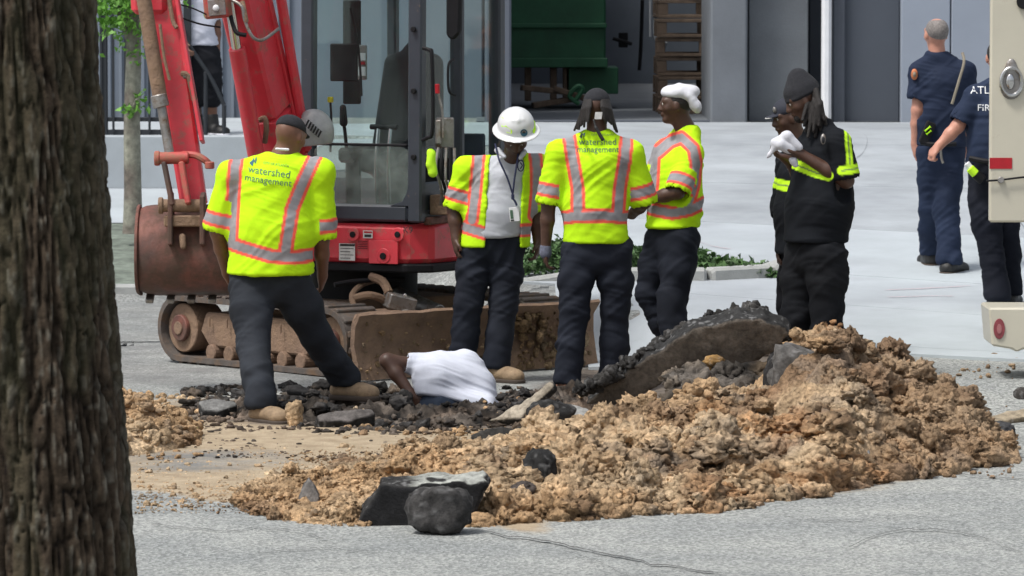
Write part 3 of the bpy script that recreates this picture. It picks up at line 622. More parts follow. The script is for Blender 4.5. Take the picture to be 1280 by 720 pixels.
slab('asphalt_slab', 'thin asphalt slab with pale tan face leaning beside the brown boot', 'slab', [(604, 527), (622, 520), (680, 478), (690, 472), (694, 480), (672, 500), (650, 522), (628, 524)], W(650, 505, 27.2), (-.35, -.75, .55), .07, .02, face=(.33, .29, .23), group=GA, seed=2)
slab('asphalt_chunk', 'black asphalt chunk with grey top at the near end of the big slab', 'slab', [(700, 504), (716, 503), (744, 513), (738, 524), (712, 520), (698, 530), (690, 515)], W(715, 512, 26.6), (0, -.35, .94), .16, .03, face=(.26, .26, .25), group=GA, seed=3)
rock('asphalt_chunk', 'rounded black crumbly chunk left of the grey-topped one', 688, 520, 26.45, (.13, .1, .085), 4, (.022, .022, .022), group=GA, cat='asphalt chunk')
slab('asphalt_chunk', 'flat black asphalt chunk lying in crumbs in front of the bending man', 'slab', [(585, 540), (610, 534), (652, 531), (662, 540), (655, 552), (625, 556), (590, 556)], W(620, 543, 25.5), (0, -.8, .6), .12, .03, face=(.035, .033, .03), group=GA, seed=5)
slab('asphalt_slab', 'thick asphalt slab with pale grey top at the front foot of the heap', 'slab', [(449, 668), (451, 645), (465, 628), (476, 609), (514, 605), (560, 603), (606, 599), (612, 606), (596, 640), (570, 672)], W(530, 640, 22.38), (.03, -.995, -.03), .34, noise=.014, ns=14, face=(.016, .016, .017), edge=(.03, .029, .028), topcol=(.36, .37, .34), group=GA, seed=6)
rock('asphalt_chunk', 'big black boulder-like asphalt chunk in front of the pale-topped slab', 551, 637, 22.06, (.16, .11, .118), 7, (.05, .048, .047), noise=.16, group=GA, cat='asphalt chunk')
rock('asphalt_chunk', 'black asphalt chunk half buried in the middle of the clay heap', 675, 588, 23.45, (.08, .10, .10), 8, (.02, .02, .02), group=GA, cat='asphalt chunk')
rock('asphalt_chunk', 'dark asphalt lump stuck in the heap just right of the half buried chunk', 655, 612, 22.95, (.055, .06, .04), 18, (.06, .05, .045), group=GA, cat='asphalt chunk')
slab('asphalt_chunk', 'grey pointed asphalt fragment standing on the left end of the heap', 'slab', [(374, 628), (377, 604), (386, 592), (394, 606), (399, 622), (394, 631)], W(386, 612, 23.0), (.1, -.95, .25), .07, .02, face=(.17, .16, .15), edge=(.08, .08, .08), group=GA, seed=9)
rock('clay_boulder', 'grey-faced boulder near the top of the heap below the beanie man', 1000, 478, 26.05, (.17, .13, .19), 10, (.10, .095, .09), noise=.3, cat='boulder')
rock('asphalt_chunk', 'tall black chunk leaning at the left of the heap peak', 974, 478, 26.2, (.07, .1, .16), 11, (.025, .024, .024), cat='asphalt chunk', group=GA)
rock('clay_boulder', 'rusty orange clay boulder forming the peak of the heap', 1024, 448, 26.6, (.20, .16, .14), 12, mat='soil', noise=.35, cat='boulder')
rock('clay_boulder', 'orange clay boulder half way down right of the peak', 1062, 480, 26.3, (.15, .13, .15), 13, mat='soil', noise=.35, cat='boulder')
rock('clay_boulder', 'tan clay boulder at the lower front toe of the heap, biggest of the right half', 1120, 596, 24.45, (.10, .09, .075), 14, mat='soil', cat='boulder')
rock('clay_boulder', 'brown clay boulder at the far right tip of the heap', 1232, 573, 25.1, (.11, .08, .055), 15, mat='soil', cat='boulder')
rock('clay_boulder', 'flattened tan clay boulder second from the right tip of the heap', 1195, 580, 24.9, (.09, .08, .055), 16, mat='soil', cat='boulder')
rock('asphalt_chunk', 'smooth dark asphalt chunk on the road beyond the right end of the heap', 1245, 538, 26.6, (.10, .12, .05), 19, (.05, .05, .052), noise=.12, cat='asphalt chunk', group=GA)
rock('asphalt_chunk', 'dark brown chunk on the back edge of the heap nearest the concrete joint', 1142, 478, 27.0, (.075, .08, .04), 20, (.09, .075, .06), cat='asphalt chunk', group=GA)
slab('asphalt_chunk', 'flat grey-brown slab lying on the back right of the heap', 'slab', [(1160, 492), (1185, 478), (1205, 486), (1198, 497), (1170, 500)], W(1185, 490, 26.7), (0, -.4, .9), .06, .02, face=(.17, .15, .13), edge=(.08, .07, .06), group=GA, seed=21)
rock('asphalt_chunk', 'black chunk tucked under the right shoulder of the heap', 1203, 552, 25.3, (.06, .07, .045), 22, (.03, .03, .03), cat='asphalt chunk', group=GA)
slab('asphalt_chunk', 'small pale grey slab on the lower right slope of the heap', 'slab', [(1054, 562), (1070, 557), (1092, 560), (1088, 568), (1060, 569)], W(1072, 562, 24.55), (0, -.5, .85), .03, .012, face=(.24, .24, .24), group=GA, seed=23)
slab('asphalt_slab', 'long flat tan slab on the concrete at the right edge, beyond the heap', 'slab', [(1226, 518), (1250, 515), (1300, 508), (1300, 516), (1262, 525), (1230, 526)], W(1260, 518, 27.2), (0, -.25, .96), .05, .012, face=(.30, .25, .18), edge=(.16, .13, .09), group=GA, seed=24)
rock('asphalt_chunk', 'dark rounded stone at the right edge of the picture', 1280, 494, 27.9, (.06, .06, .045), 25, (.06, .055, .05), noise=.1, cat='stone')
slab('asphalt_slab', 'small grey-topped slab left of the standing worker\'s boots', 'slab', [(252, 503), (266, 497), (296, 499), (300, 506), (272, 514), (254, 511)], W(275, 505, 27.85), (0, -.45, .9), .07, .02, face=(.17, .17, .165), group=GA, seed=26)
slab('asphalt_slab', 'narrow black plank-like slab between the left worker\'s feet', 'slab', [(358, 480), (370, 478), (412, 494), (408, 501), (380, 492), (358, 487)], W(385, 490, 28.15), (-.2, -.6, .8), .05, .012, face=(.09, .085, .08), group=GA, seed=27)
slab('asphalt_slab', 'long dark slab lying before the man in the pit, right of the left worker', 'slab', [(393, 518), (420, 511), (466, 510), (470, 517), (440, 526), (396, 527)], W(430, 518, 27.25), (0, -.5, .85), .08, .018, face=(.11, .10, .095), group=GA, seed=28)
rock('clay_boulder', 'upright brown clay clod just right of the left worker\'s front boot', 368, 518, 27.3, (.045, .05, .09), 29, mat='soil', cat='boulder')
rock('asphalt_chunk', 'dark clump on the small heap beside the tree trunk', 222, 540, 27.2, (.09, .08, .05), 30, (.06, .05, .04), noise=.35, cat='asphalt chunk', group=GA)
rr = np.random.RandomState(77); nrub = 150
a = rr.uniform(835, 965, nrub); b = rr.uniform(462, 500, nrub); Yy = 27.05-(b-462)/40*.5; Pq = np.array([W(x, y, q) for x, y, q in zip(a, b, Yy)])
o = lumps('rubble_under_slab', Pq, .02+.05*rr.rand(nrub)**2, M['attr'], lambda V: np.clip(np.array([.085, .075, .065])*(1+.9*fbm(V*5, 3, 8)[:, None])+np.array([.12, .09, .06])*np.clip(fbm(V*4, 2, 18)[:, None]*1.5, 0, 1), .01, .6), I3, .8, .5, 8, 1.3); tag(o, 'grey and brown rubble packed under the raised end of the big slab', 'rubble', kind='stuff')
rock('clay_boulder', 'ochre block wedged under the raised middle of the big slab', 895, 456, 27.1, (.07, .07, .05), 31, (.27, .16, .06), cat='boulder')
# clay boulders along the toe
toe = [(744, 634, 22.9, .10, 'directly below the towel worker, at the toe of the heap'), (783, 612, 23.5, .10, 'stacked above its neighbour mid-heap'), (862, 628, 23.2, .11, 'lowest and roundest at the centre toe'), (600, 656, 22.35, .07, 'touching the black boulder on its right'), (690, 632, 22.9, .085, 'in the toe left of centre'),
       (430, 632, 22.9, .085, 'at the left end, beside the pale-topped slab'), (397, 655, 22.5, .055, 'lowest at the left end of the heap'), (930, 606, 23.8, .10, 'in the toe below the big slab'), (1010, 598, 24.1, .09, 'in the toe below the boulder peak'), (560, 566, 24.9, .05, 'alone on the back of the flat spread'),
       (820, 548, 24.9, .12, 'broad, on the crest under the big slab'), (900, 545, 25.0, .11, 'on the crest right of the broad one'), (735, 562, 24.6, .11, 'on the left crest of the heap'), (980, 560, 24.9, .11, 'in the darker face under the grey boulder')]
for i, (x, y, q, r, s) in enumerate(toe):
    rock('clay_boulder', 'crumbly tan clay boulder '+s, x, y, q, (r, r*.9, r*.72), 100+i, mat='soil', noise=.32, cat='boulder', group='clay boulders in the spoil heap')
# red stick and lime scrap
o = MB().tube([W(934, 457, 27.9), W(950, 456, 27.9), W(964, 457.5, 27.9)], .012).build('marking_stick', pm('pink_plastic', (.60, .06, .10), .5, .1)); tag(o, 'short red-pink marking stick lying behind the big slab', 'stick')
# ================================================================== EXCAVATOR
EX = np.array([-1.02, 31.86, 0]); root = empty('excavator', tuple(EX), 0, 'red compact excavator with dark cab, dirty blade and raised bucket behind the workers', 'excavator')
th = math.radians(50); d_ = np.array([math.cos(th), -math.sin(th), 0]); w_ = np.array([math.sin(th), math.cos(th), 0]); zz = np.array([0, 0, 1.])
A0 = np.array([-1.02, 30.3, 0])
def U(s, l, z): return A0+d_*s+w_*l+zz*z      # undercarriage frame
fa = math.radians(25); Fv = np.array([-math.sin(fa), -math.cos(fa), 0]); Lv = np.array([math.cos(fa), -math.sin(fa), 0])
def B(f, l, z): return EX+Fv*f+Lv*l+zz*z      # upper structure frame
def track(l0):
    L0, L1, r, hgt = -2.2, -.12, .22, .44
    def path(off):
        pts = []; rr_ = r+off; c0, c1, zc = L0+r, L1-r, r
        n = 14
        for i in range(n+1): a = math.pi/2+math.pi*i/n; pts.append((c0+rr_*math.cos(a), zc+rr_*math.sin(a)))
        for i in range(n+1): a = -math.pi/2+math.pi*i/n; pts.append((c1+rr_*math.cos(a), zc+rr_*math.sin(a)))
        return pts
    po, pi = path(0), path(-.035); n = len(po); V = []; F = []
    for pts, l in ((po, l0), (po, l0+.34), (pi, l0+.34), (pi, l0)):
        for s, z in pts: V.append(U(s, l, z+.012))
    for k in range(4):
        for i in range(n): F.append((k*n+i, k*n+(i+1) % n, ((k+1) % 4)*n+(i+1) % n, ((k+1) % 4)*n+i))
    t = MB().add(V, F).build('track', M['rubber'], root, smooth=True)
    # lugs
    P = np.array(po+[po[0]]); seg = np.linalg.norm(np.diff(P, axis=0), axis=1); cum = np.concatenate([[0], np.cumsum(seg)]); nl = int(cum[-1]/.1); me = None
    for i in range(nl):
        s = i*cum[-1]/nl; x = np.interp(s, cum, P[:, 0]); z = np.interp(s, cum, P[:, 1]); j = min(np.searchsorted(cum, s, 'right')-1, n-1); tg = nrm(P[j+1]-P[j]); nn = np.array([tg[1], -tg[0]])
        a = U(x+nn[0]*.004, l0+.012, z+nn[1]*.004+.012); b = U(x+nn[0]*.004, l0+.328, z+nn[1]*.004+.012)
        MB().beam(a, b, .045, .028, up=d_*nn[0]+zz*nn[1], bev=.006).build('track_lug', M['rubber'], t)
    fr_ = MB().prism([(L0+.5, .10), (L1-.5, .10), (L1-.42, .2), (L1-.46, .33), (L0+.46, .33), (L0+.40, .2)], U(0, l0+.06, .02), d_, zz, w_, .2, .015).build('track_frame', M['claymetal'], root)
    for i in range(6):
        s = L0+.55+i*(L1-L0-1.1)/5; MB().box(U(s, l0+.03, .29), (.012, .012, .06)).cyl(U(s, l0+.035, .085), U(s, l0+.3, .085), .055).build('roller', M['claymetal'], fr_)
    for s in (L0+r, L1-r):
        wh = MB().cyl(U(s, l0+.05, r+.012), U(s, l0+.29, r+.012), .165, n=24).build('idler_wheel', M['claymetal'], root, True)
        MB().cyl(U(s, l0+.015, r+.012), U(s, l0+.05, r+.012), .09, n=18).build('hub', M['rust'], wh, True)
        MB().cyl(U(s, l0+.005, r+.012), U(s, l0+.016, r+.012), .045, n=12).build('hub_cap', M['claymetal'], wh, True)
track(.05); track(1.62)
MB().beam(U(-1.15, .4, .35), U(-1.15, 1.62, .35), .7, .2).build('undercarriage', M['claymetal'], root)
MB().cyl(U(-1.15, 1.0, .42), U(-1.15, 1.0, .64), .36, n=28).build('slew_ring', M['black'], root, True)
# blade: curved mouldboard
prof = [(0, .02), (.03, .0), (.015, .1), (-.02, .22), (-.01, .34), (.05, .42), (.03, .435), (-.05, .36), (-.06, .22), (-.03, .08)]
pr = MB(); n = len(prof); V = []; F = []; S_ = 40
for i in range(S_+1):
    for s, z in prof:
        j = .012*vn(np.array([[i*.5, z*9, 1]]), 2)[0]; V.append(U(s+.03+j, i*2.03/S_, z+j*.5+.01))
for i in range(S_):
    for k in range(n): F.append((i*n+k, i*n+(k+1) % n, (i+1)*n+(k+1) % n, (i+1)*n+k))
F += [tuple(range(n)), tuple(S_*n+k for k in range(n-1, -1, -1))]
pr.add(V, F).build('blade', M['claymetal'], root, smooth=True)
# caked clay on the blade
rr = np.random.RandomState(9); nq = 260; sl_ = np.concatenate([rr.rand(160)*2.0, 1.35+rr.rand(100)*.6]); zl_ = rr.rand(nq)**1.5*.36+.02
o = lumps('caked_clay', np.array([U(.045+.01*rr.rand(), a, b) for a, b in zip(sl_, zl_)]), .007+np.where(np.arange(nq) < 160, .012, .034)*rr.rand(nq)**2, M['soil'], lambda V: soilcol(V)*.55, I2, 1, .3, 5); o.parent = root; o.matrix_parent_inverse = root.matrix_basis.inverted(); o['kind'] = 'stuff'
for l in (.55, 1.45): MB().beam(U(.0, l, .2), U(-.75, l, .3), .09, .12).build('blade_arm', M['claymetal'], root)
MB().cyl(U(-.02, 1.0, .3), U(-.5, 1.0, .42), .03).cyl(U(-.35, 1.0, .38), U(-.8, 1.0, .48), .055).build('blade_cylinder', M['steel'], root, True)
# grey box and hoses between blade and body
q = W(499, 378, 30.9); MB().box(q, (.19, .16, .10), (.1, .25, .35)).cyl(q+np.array([.02, 0, -.12]), q+np.array([.02, 0, -.03]), .10, .07).build('tilt_bracket', M['steel'], root)
MB().cyl(q+np.array([-.03, -.083, .03]), q+np.array([-.03, -.095, .03]), .012).cyl(q+np.array([.04, -.083, .05]), q+np.array([.04, -.095, .05]), .012).build('bracket_bolts', M['chrome'], root)
MB().tube([W(440, 374, 30.9), W(460, 369, 30.85), W(478, 374, 30.9), W(484, 384, 30.95)], .028).build('hose', M['claymetal'], root, True)
MB().tube([W(446, 392, 30.8), W(440, 370, 30.9), W(452, 356, 31.0), W(470, 350, 31.2)], .02).build('hose', M['claymetal'], root, True)
MB().tube([W(418, 356, 30.9), W(440, 352, 30.95), W(468, 350, 31.0), W(505, 349, 31.1)], .016).build('hose', M['black'], root, True)
MB().tube([W(463, 346, 31.0), W(478, 352, 30.95), W(486, 366, 30.9)], .03).build('hose', M['claymetal'], root, True)
pts = [W(520, 392, 30.7), W(440, 402, 30.4), W(446, 388, 30.7), W(485, 385, 30.9)]
MB().add(pts+[p-np.array([0, 0, .04]) for p in pts], [(0, 1, 2, 3), (4, 7, 6, 5), (0, 4, 5, 1), (1, 5, 6, 2), (2, 6, 7, 3), (3, 7, 4, 0)]).build('step_plate', M['claymetal'], root)
# deck / red body
poly = [(-.75, -.95), (-1.05, -.6), (-1.12, 0), (-1.05, .6), (-.75, .86), (.35, .88), (.62, .84), (.73, .70), (.75, -.05), (.72, -.2), (.55, -.82)]
MB().prism(poly, B(0, 0, .66), Fv, Lv, zz, .06, .012).build('deck', M['black'], root)
MB().prism([(f*1.0, l*1.0) for f, l in poly], B(0, 0, .722), Fv, Lv, zz, .255, .03).build('lower_body', M['red'], root)
MB().prism([(-.6, -.93), (-1.1, -.55), (-1.15, 0), (-1.08, .6), (-.7, .83), (-.62, .3), (-.62, -.3)], B(0, 0, .982), Fv, Lv, zz, .27, .04).build('engine_hood', M['cabgrey'], root)
# front panel details: in the plane of the front face, f=.76
def onfront(px, py, f=.757):  # place on the front face of the body
    n = Fv; p0 = B(f, 0, 0); return Wplane(px, py, p0, n)
fm = Matrix.Identity(4)
def decal(px0, py0, px1, py1, name, mat, f=.757, t=.004):
    a = onfront(px0, py0, f); b = onfront(px1, py1, f); c = (a+b)/2; wd = abs(np.dot(b-a, Lv)); hh_ = abs(b[2]-a[2])
    return MB().prism([(-wd/2, -hh_/2), (wd/2, -hh_/2), (wd/2, hh_/2), (-wd/2, hh_/2)], c, Lv, zz, Fv, t, .001).build(name, mat, root)
pn = decal(462, 300, 498, 330, 'hatch', M['red'], .751, .012)
for (px, py, r) in ((442, 293, .045), (498, 293, .045), (480, 320, .05)):
    c = onfront(px, py, .757); kb = MB().cyl(c-Fv*.0, c+Fv*.012, r, n=24).build('round_boss', M['red'], root, True)
    MB().cyl(c+Fv*.012, c+Fv*.022, r*.45, n=16).build('plug', M['black'], kb, True)
decal(454, 288, 466, 298, 'sticker', M['sticker']); d1 = decal(424, 304, 444, 326, 'sticker', M['sticker'])
for i in range(4): decal(425.5, 310+i*4.0, 442-(i % 2)*4, 311.2+i*4.0, 'sticker_print', M['ink'], .7615, .001)
decal(425, 304.6, 443.5, 308, 'sticker_print', M['ink'], .7615, .001); decal(455, 289, 465, 291.5, 'sticker_print', M['redrefl'], .7615, .001); decal(455.6, 293, 464, 296.5, 'sticker_print', M['ink'], .7615, .001)
for i in range(5): decal(447.5, 301+i*2.2, 459.5, 302.1+i*2.2, 'vent_slot', M['black'], .757, .003)
def text_mesh(s, size):
    cu = bpy.data.curves.new('t', 'FONT'); cu.body = s; cu.size = size; cu.align_x = 'CENTER'; cu.align_y = 'CENTER'; cu.resolution_u = 2
    o = bpy.data.objects.new('t', cu); COL.objects.link(o); dg = bpy.context.evaluated_depsgraph_get(); me = o.evaluated_get(dg).to_mesh()
    V = np.array([v.co[:] for v in me.vertices]); F = [tuple(p.vertices) for p in me.polygons]; o.evaluated_get(dg).to_mesh_clear(); COL.objects.unlink(o); bpy.data.objects.remove(o); bpy.data.curves.remove(cu); return V, F
def text_on(s, size, o, u, v, mat, name, parent, bvh=None, dirn=None, off=.004):
    V, F = text_mesh(s, size); o, u, v = [np.array(q, float) for q in (o, u, v)]; P = o+V[:, :1]*u+V[:, 1:2]*v
    if bvh is not None:
        dv = Vector(dirn)
        for i in range(len(P)):
            h_ = bvh.ray_cast(Vector(P[i])-dv*.6, dv, 1.5)
            if h_[0] is not None: P[i] = np.array(h_[0])-np.array(dirn)*off
    return mobj(name, P, F, mat, parent)
text_on('K9', .062, onfront(510, 288, .762), Lv, zz, M['ink'], 'lettering', root)
# cab
cf, cb, cl, cr = .74, -.58, .80, -.05; z0, z1 = .98, 2.62
cabm = M['cabgrey']
P_ = .065
def post(a, b, wd=.07, dp=.07, name='cab_post', mat=None): MB().beam(a, b, wd, dp, up=Fv, bev=.012).build(name, mat or cabm, root)
post(B(cf-.03, cl-.03, z0+.012), B(cf-.05, cl-.03, z1-.05), .10, .08); post(B(cf-.03, cr+.03, z0+.012), B(cf-.05, cr+.03, z1-.05), .09, .08)
post(B(cb+.04, cl-.04, z0+.012), B(cb+.04, cl-.04, z1-.05), .09, .09); post(B(cb+.04, cr+.03, z0+.012), B(cb+.04, cr+.03, z1-.05))
post(B(.10, cl-.028, z0+.012), B(.10, cl-.028, z1-.05), .09, .055)
MB().beam(B(cf-.03, cr+.08, z1-.02), B(cf-.03, cl-.02, z1-.02), .08, .08, bev=.015).build('roof_rail', M['black'], root)
MB().prism([(cf+.06, cr-.02), (cf+.06, cl+.02), (cb-.05, cl+.02), (cb-.05, cr-.02)], B(0, 0, z1+.022), Fv, Lv, zz, .12, .03).build('cab_roof', cabm, root)
MB().beam(B(cf-.03, cr+.04, z0+.07), B(cf-.03, cl-.08, z0+.07), .075, .11, bev=.015).build('sill', cabm, root)
MB().beam(B(cf-.08, cl-.02, z0+.05), B(cb+.08, cl-.02, z0+.05), .045, .09, bev=.012).build('sill', cabm, root)
MB().beam(B(cf-.02, cr+.08, 1.495), B(cf-.02, cl-.09, 1.495), .02, .018, bev=.004).build('glass_divider', M['black'], root)
def pane(f0, l0, f1, l1, za, zb, mat, name='pane', t=.006):
    a = B(f0, l0, za); b = B(f1, l1, za); u = nrm(b-a); L = np.linalg.norm(b-a); n_ = np.cross(u, zz)
    r = .09; pp = []
    for cx_, cy_, a0 in ((L-r, r, -90), (L-r, zb-za-r, 0), (r, zb-za-r, 90), (r, r, 180)):
        for k in range(5): t_ = math.radians(a0+k*22.5); pp.append((cx_+r*math.cos(t_), cy_+r*math.sin(t_)))
    MB().prism(pp, a, u, zz, n_, t, 0).build(name, mat, root)
pane(cf-.02, cr+.06, cf-.02, cl-.06, 1.505, z1-.06, M['glass']); pane(cf-.02, cr+.06, cf-.02, cl-.06, z0+.10, 1.487, M['glassdirty'])
pane(.14, cl-.03, cf-.08, cl-.03, 1.4, z1-.06, M['glass']); pane(cb+.08, cl-.03, .06, cl-.03, 1.3, z1-.06, M['glass'])
pane(cb+.02, cr+.06, cb+.02, cl-.08, 1.3, z1-.06, M['glass']); pane(cb+.08, cr+.01, cf-.08, cr+.01, 1.1, z1-.06, M['glass'])
# corner fillets of lower front window (dark frame rounding)
MB().prism([(0, 0), (.14, 0), (.05, .03), (.02, .08), (0, .16)][::-1], B(cf-.012, cl-.065, z0+.12), -Lv, zz, Fv, .02, .002).build('frame_gusset', cabm, root)
MB().beam(B(cb+.10, cr+.06, 1.26), B(cb+.10, cl-.1, 1.26), .03, .55).build('rear_panel', M['cabgrey'], root)
# door: lower panel, handle, mirror, arm
MB().beam(B(.14, cl-.02, 1.12), B(cf-.09, cl-.02, 1.12), .03, .26, bev=.01).build('door_panel', cabm, root)
dh = MB().tube([W(567, 74, 30.95), W(561, 80, 30.9), W(560, 100, 30.9), W(562, 115, 30.9), W(569, 119, 30.95)], .009).build('door_handle', M['black'], root, True)
MB().tube([W(529, 60, 30.75), W(537, 63, 30.72), W(540, 72, 30.7), W(541, 160, 30.7), W(534, 172, 30.72), W(528, 175, 30.75)], .013).build('grab_rail', M['black'], root, True)
MB().prism([(0, 0), (.05, -.03), (.1, .02), (.11, .3), (.07, .36), (0, .33)], W(561, 45, 30.98), Lv, zz, Fv, .05, .015).build('side_mirror', M['black'], root)
for z in (1.42, 1.85, 2.25): MB().cyl(B(cf+.0, cl-.03, z), B(cf+.022, cl-.03, z), .018).build('hinge_bolt', M['black'], root, True)
# interior: floor, seat, consoles, levers, monitor
MB().prism([(cf-.1, cr+.06), (cf-.1, cl-.08), (cb+.1, cl-.08), (cb+.1, cr+.06)], B(0, 0, z0+.012), Fv, Lv, zz, .03, .005).build('cab_floor', M['black'], root)
sc = B(-.18, .33, 0)
def bl(name, prims, mat, parent, vox=.014, fo=0):
    V_, F_ = sdf_mesh(prims, vox)
    if fo: V_ = fold(V_, vnorm(V_, F_), fo, 3, ((.8, .2, .7), (-.5, .6, .6)), (16, 34))
    return mobj(name, V_, F_, mat, parent, True)
bl('seat_base', [Cn(B(-.3, .08, 1.33), B(.05, .08, 1.36), .09, .08, .05), Cn(B(-.3, .4, 1.33), B(.05, .4, 1.36), .09, .08, .05), Cn(B(-.3, .24, 1.33), B(.05, .24, 1.35), .09, .08, .05), Cn(B(-.15, .24, 1.1), B(-.15, .24, 1.3), .16, .2, .05)], M['black'], root)
def sh(f, l, z): return B(f, l, z)
sb = bl('seat_back', [Cn(sh(-.20, .08, 1.45), sh(-.29, .12, 2.0), .08, .075, .06), Cn(sh(-.20, .44, 1.45), sh(-.29, .40, 2.0), .08, .075, .06), Cn(sh(-.20, .245, 1.4), sh(-.31, .26, 2.08), .085, .08, .09)], pm('seat_vinyl', (.010, .011, .014), .7, .15, 10, .2, 60), root)
seatc = B(-.385, .34, 2.02)
text_on('KUBOTA', .062, B(-.228, .245, 1.985), Lv, zz, pm('seat_ink', (.16, .17, .19), .7, .05), 'lettering', sb)
for l in (.0, .56):
    cs_ = MB().beam(B(-.2, l, 1.42), B(.22, l, 1.40), .12, .10, bev=.02).beam(B(.1, l, 1.02), B(.1, l, 1.40), .10, .14).build('control_console', M['black'], root)
    MB().tube([B(.2, l, 1.45), B(.22, l, 1.55), B(.24, l, 1.62)], .012).build('lever', M['black'], cs_, True); bl('lever_grip', [Cn(B(.24, l, 1.62), B(.25, l, 1.72), .028, .022)], M['black'], cs_, .008)
for l in (.33, .42):
    lv = MB().tube([B(.40, l, 1.05), B(.42, l, 1.35), B(.38, l, 1.60)], .013).build('travel_lever', M['chrome'], root, True)
    MB().cyl(B(.38, l-.06, 1.60), B(.38, l+.05, 1.60), .018).build('grip', M['black'], lv, True); MB().box(B(.46, l, 1.05), (.07, .09, .03), (.4, 0, .4)).build('pedal', M['black'], lv)
mo = MB().box(W(432, 78, 31.6), (.20, .07, .25), (0, 0, -.35)).build('display_box', M['black'], root)
MB().box(W(453, 78, 31.5), (.065, .02, .23), (0, 0, -.45)).build('instruction_card', M['steel'], root)
for py, hh_ in ((71, .05), (89, .06)): MB().box(W(452.5, py, 31.47), (.05, .014, hh_), (0, 0, -.45), .002).build('sticker', M['white'], root)
MB().box(W(452.5, 79, 31.47), (.045, .014, .02), (0, 0, -.45), .002).build('sticker', M['redrefl'], root)
MB().beam(W(440, 0, 31.9), W(440, 130, 31.9), .12, .05).build('rear_pillar', M['black'], root)
MB().tube([W(438, 10, 31.4), W(448, 60, 31.38), W(452, 120, 31.35)], .008).build('wiring', M['black'], root, True)
rl = MB().tube([W(554, 172, 30.9), W(553, 140, 30.9), W(549, 122, 30.9), W(547, 112, 30.9)], .008).build('safety_lever', M['steel'], root, True); MB().cyl(W(547, 117, 30.9), W(546.5, 105, 30.9), .016).build('lever_knob', M['redrefl'], rl, True)
MB().box(W(556, 166, 31.0), (.12, .1, .2)).box(W(548, 165, 30.92), (.04, .05, .16)).build('side_console', M['steel'], root)
bl('hung_vest', [Cn(W(538, 190, 30.75), W(541, 216, 30.75), .025, .032, .02), Cn(W(541, 192, 30.74), W(536, 206, 30.74), .02, .02, .02)], M['lime'], root, .01)
MB().tube([W(413, 190, 31.3), W(414, 150, 31.3), W(413, 128, 31.3)], .008).build('cap_stem', M['black'], root)
MB().cyl(W(413, 128, 31.3), W(413, 121, 31.3), .02).build('yellow_cap', pm('yellow_plastic', (.7, .55, .02), .5), root)
for i in range(5): MB().tube([W(548+i*5, 185, 30.9), W(545+i*6, 210+i*6, 30.85), W(552+i*5, 240, 30.9), W(549+i*4, 268, 31.0)], .010).build('hose', M['black'] if i % 2 else M['steel'], root, True)
MB().box(W(561, 232, 30.98), (.12, .05, .07), (0, 0, -.4)).build('manual_case', M['sticker'], root)
MB().box(W(556, 256, 31.0), (.17, .12, .13), (0, 0, -.4)).build('dirty_step', M['claymetal'], root)
MB().beam(B(.66, .82, 1.0), B(-.2, .84, 1.0), .05, .05).build('step_edge', M['rust'], root)
# clear fan-shaped guard near the front of the cab (grey shell with a black grille)
gs = bl('lamp_guard', [El(W(392, 166, 30.75), (.135, .08, .155), None, .02), Pl(W(375, 160, 30.75), (-.75, 0, .1)), Pl(W(392, 182, 30.75), (.1, 0, -1))], pm('clear_grey_plastic', (.30, .31, .31), .3, .15, 20, coat=.3), root, .009)
for i in range(6): MB().beam(W(386+i*3.1, 150+i*2.7, 30.64), W(382+i*3.1, 158+i*2.7, 30.64), .010, .012).build('grille_bar', M['ink'], gs)
# boom
bm0, bm1, bm2 = W(376, 300, 31.05), W(338, 140, 30.75), W(303, -10, 30.45); bd = nrm(bm2-bm1)
up = Fv*.9+zz*.25
bo = MB().beam(bm0, bm1+bd*.0, .21, .26, up=up, bev=.02, w2=.22, d2=.3).beam(bm1+bd*.002, W(285, -90, 30.3), .22, .30, up=up, bev=.02, w2=.22, d2=.34).build('boom', M['red'], root)
sx = nrm(np.cross(bd, up))
# side flange ridges down the boom
for o_ in (-.115, .115): MB().beam(bm0+sx*o_-up*.14, bm2+sx*o_-up*.16, .022, .05, up=up, bev=.004).build('boom_flange', M['red'], bo)
MB().beam(W(384, 190, 30.9), W(348, -20, 30.5), .06, .07, up=up, bev=.02).build('boom_hose_guard', M['red'], root)
MB().cyl(W(322, 205, 30.6), W(296, 60, 30.35), .055, n=20).build('boom_cylinder', M['red'], root, True)
MB().cyl(W(296, 62, 30.35), W(282, -30, 30.25), .032, n=16).build('boom_cylinder_rod', M['chrome'], root, True)
lb = MB().box(W(272, 8, 30.2), (.155, .12, .15), (0, -.1, -.25), .012).build('work_lamp', M['reddirty'], root)
MB().box(W(271, 9, 30.13), (.115, .01, .105), (0, -.1, -.25), .01).build('lamp_lens', M['steel'], lb); bl('lamp_bulb', [El(W(270, 10, 30.125), (.022, .012, .022))], M['white'], lb, .006)
MB().tube([W(290, 0, 30.2), W(302, 8, 30.15), (W(306, 25, 30.15)), W(315, 45, 30.15), W(328, 50, 30.2), W(348, 36, 30.4)], .011).build('hose', M['steel'], root, True)
MB().tube([W(288, 20, 30.2), W(295, 40, 30.15), W(308, 44, 30.15)], .014).build('hose', M['black'], root, True)
MB().tube([W(303, 2, 30.18), W(305, 12, 30.16), W(308, 28, 30.15)], .016).build('hose_fitting', M['claymetal'], root, True)
MB().tube([W(226, 22, 29.9), W(250, 30, 30.0), W(275, 34, 30.2)], .006).build('hose', M['black'], root, True); MB().tube([W(222, 5, 29.9), W(240, 10, 30.0), W(262, 20, 30.2)], .005).build('hose', M['black'], root, True)
MB().tube([W(325, 150, 30.6), W(331, 148, 30.55), W(333, 160, 30.55), W(331, 178, 30.6)], .018).build('hose', M['claymetal'], root, True)
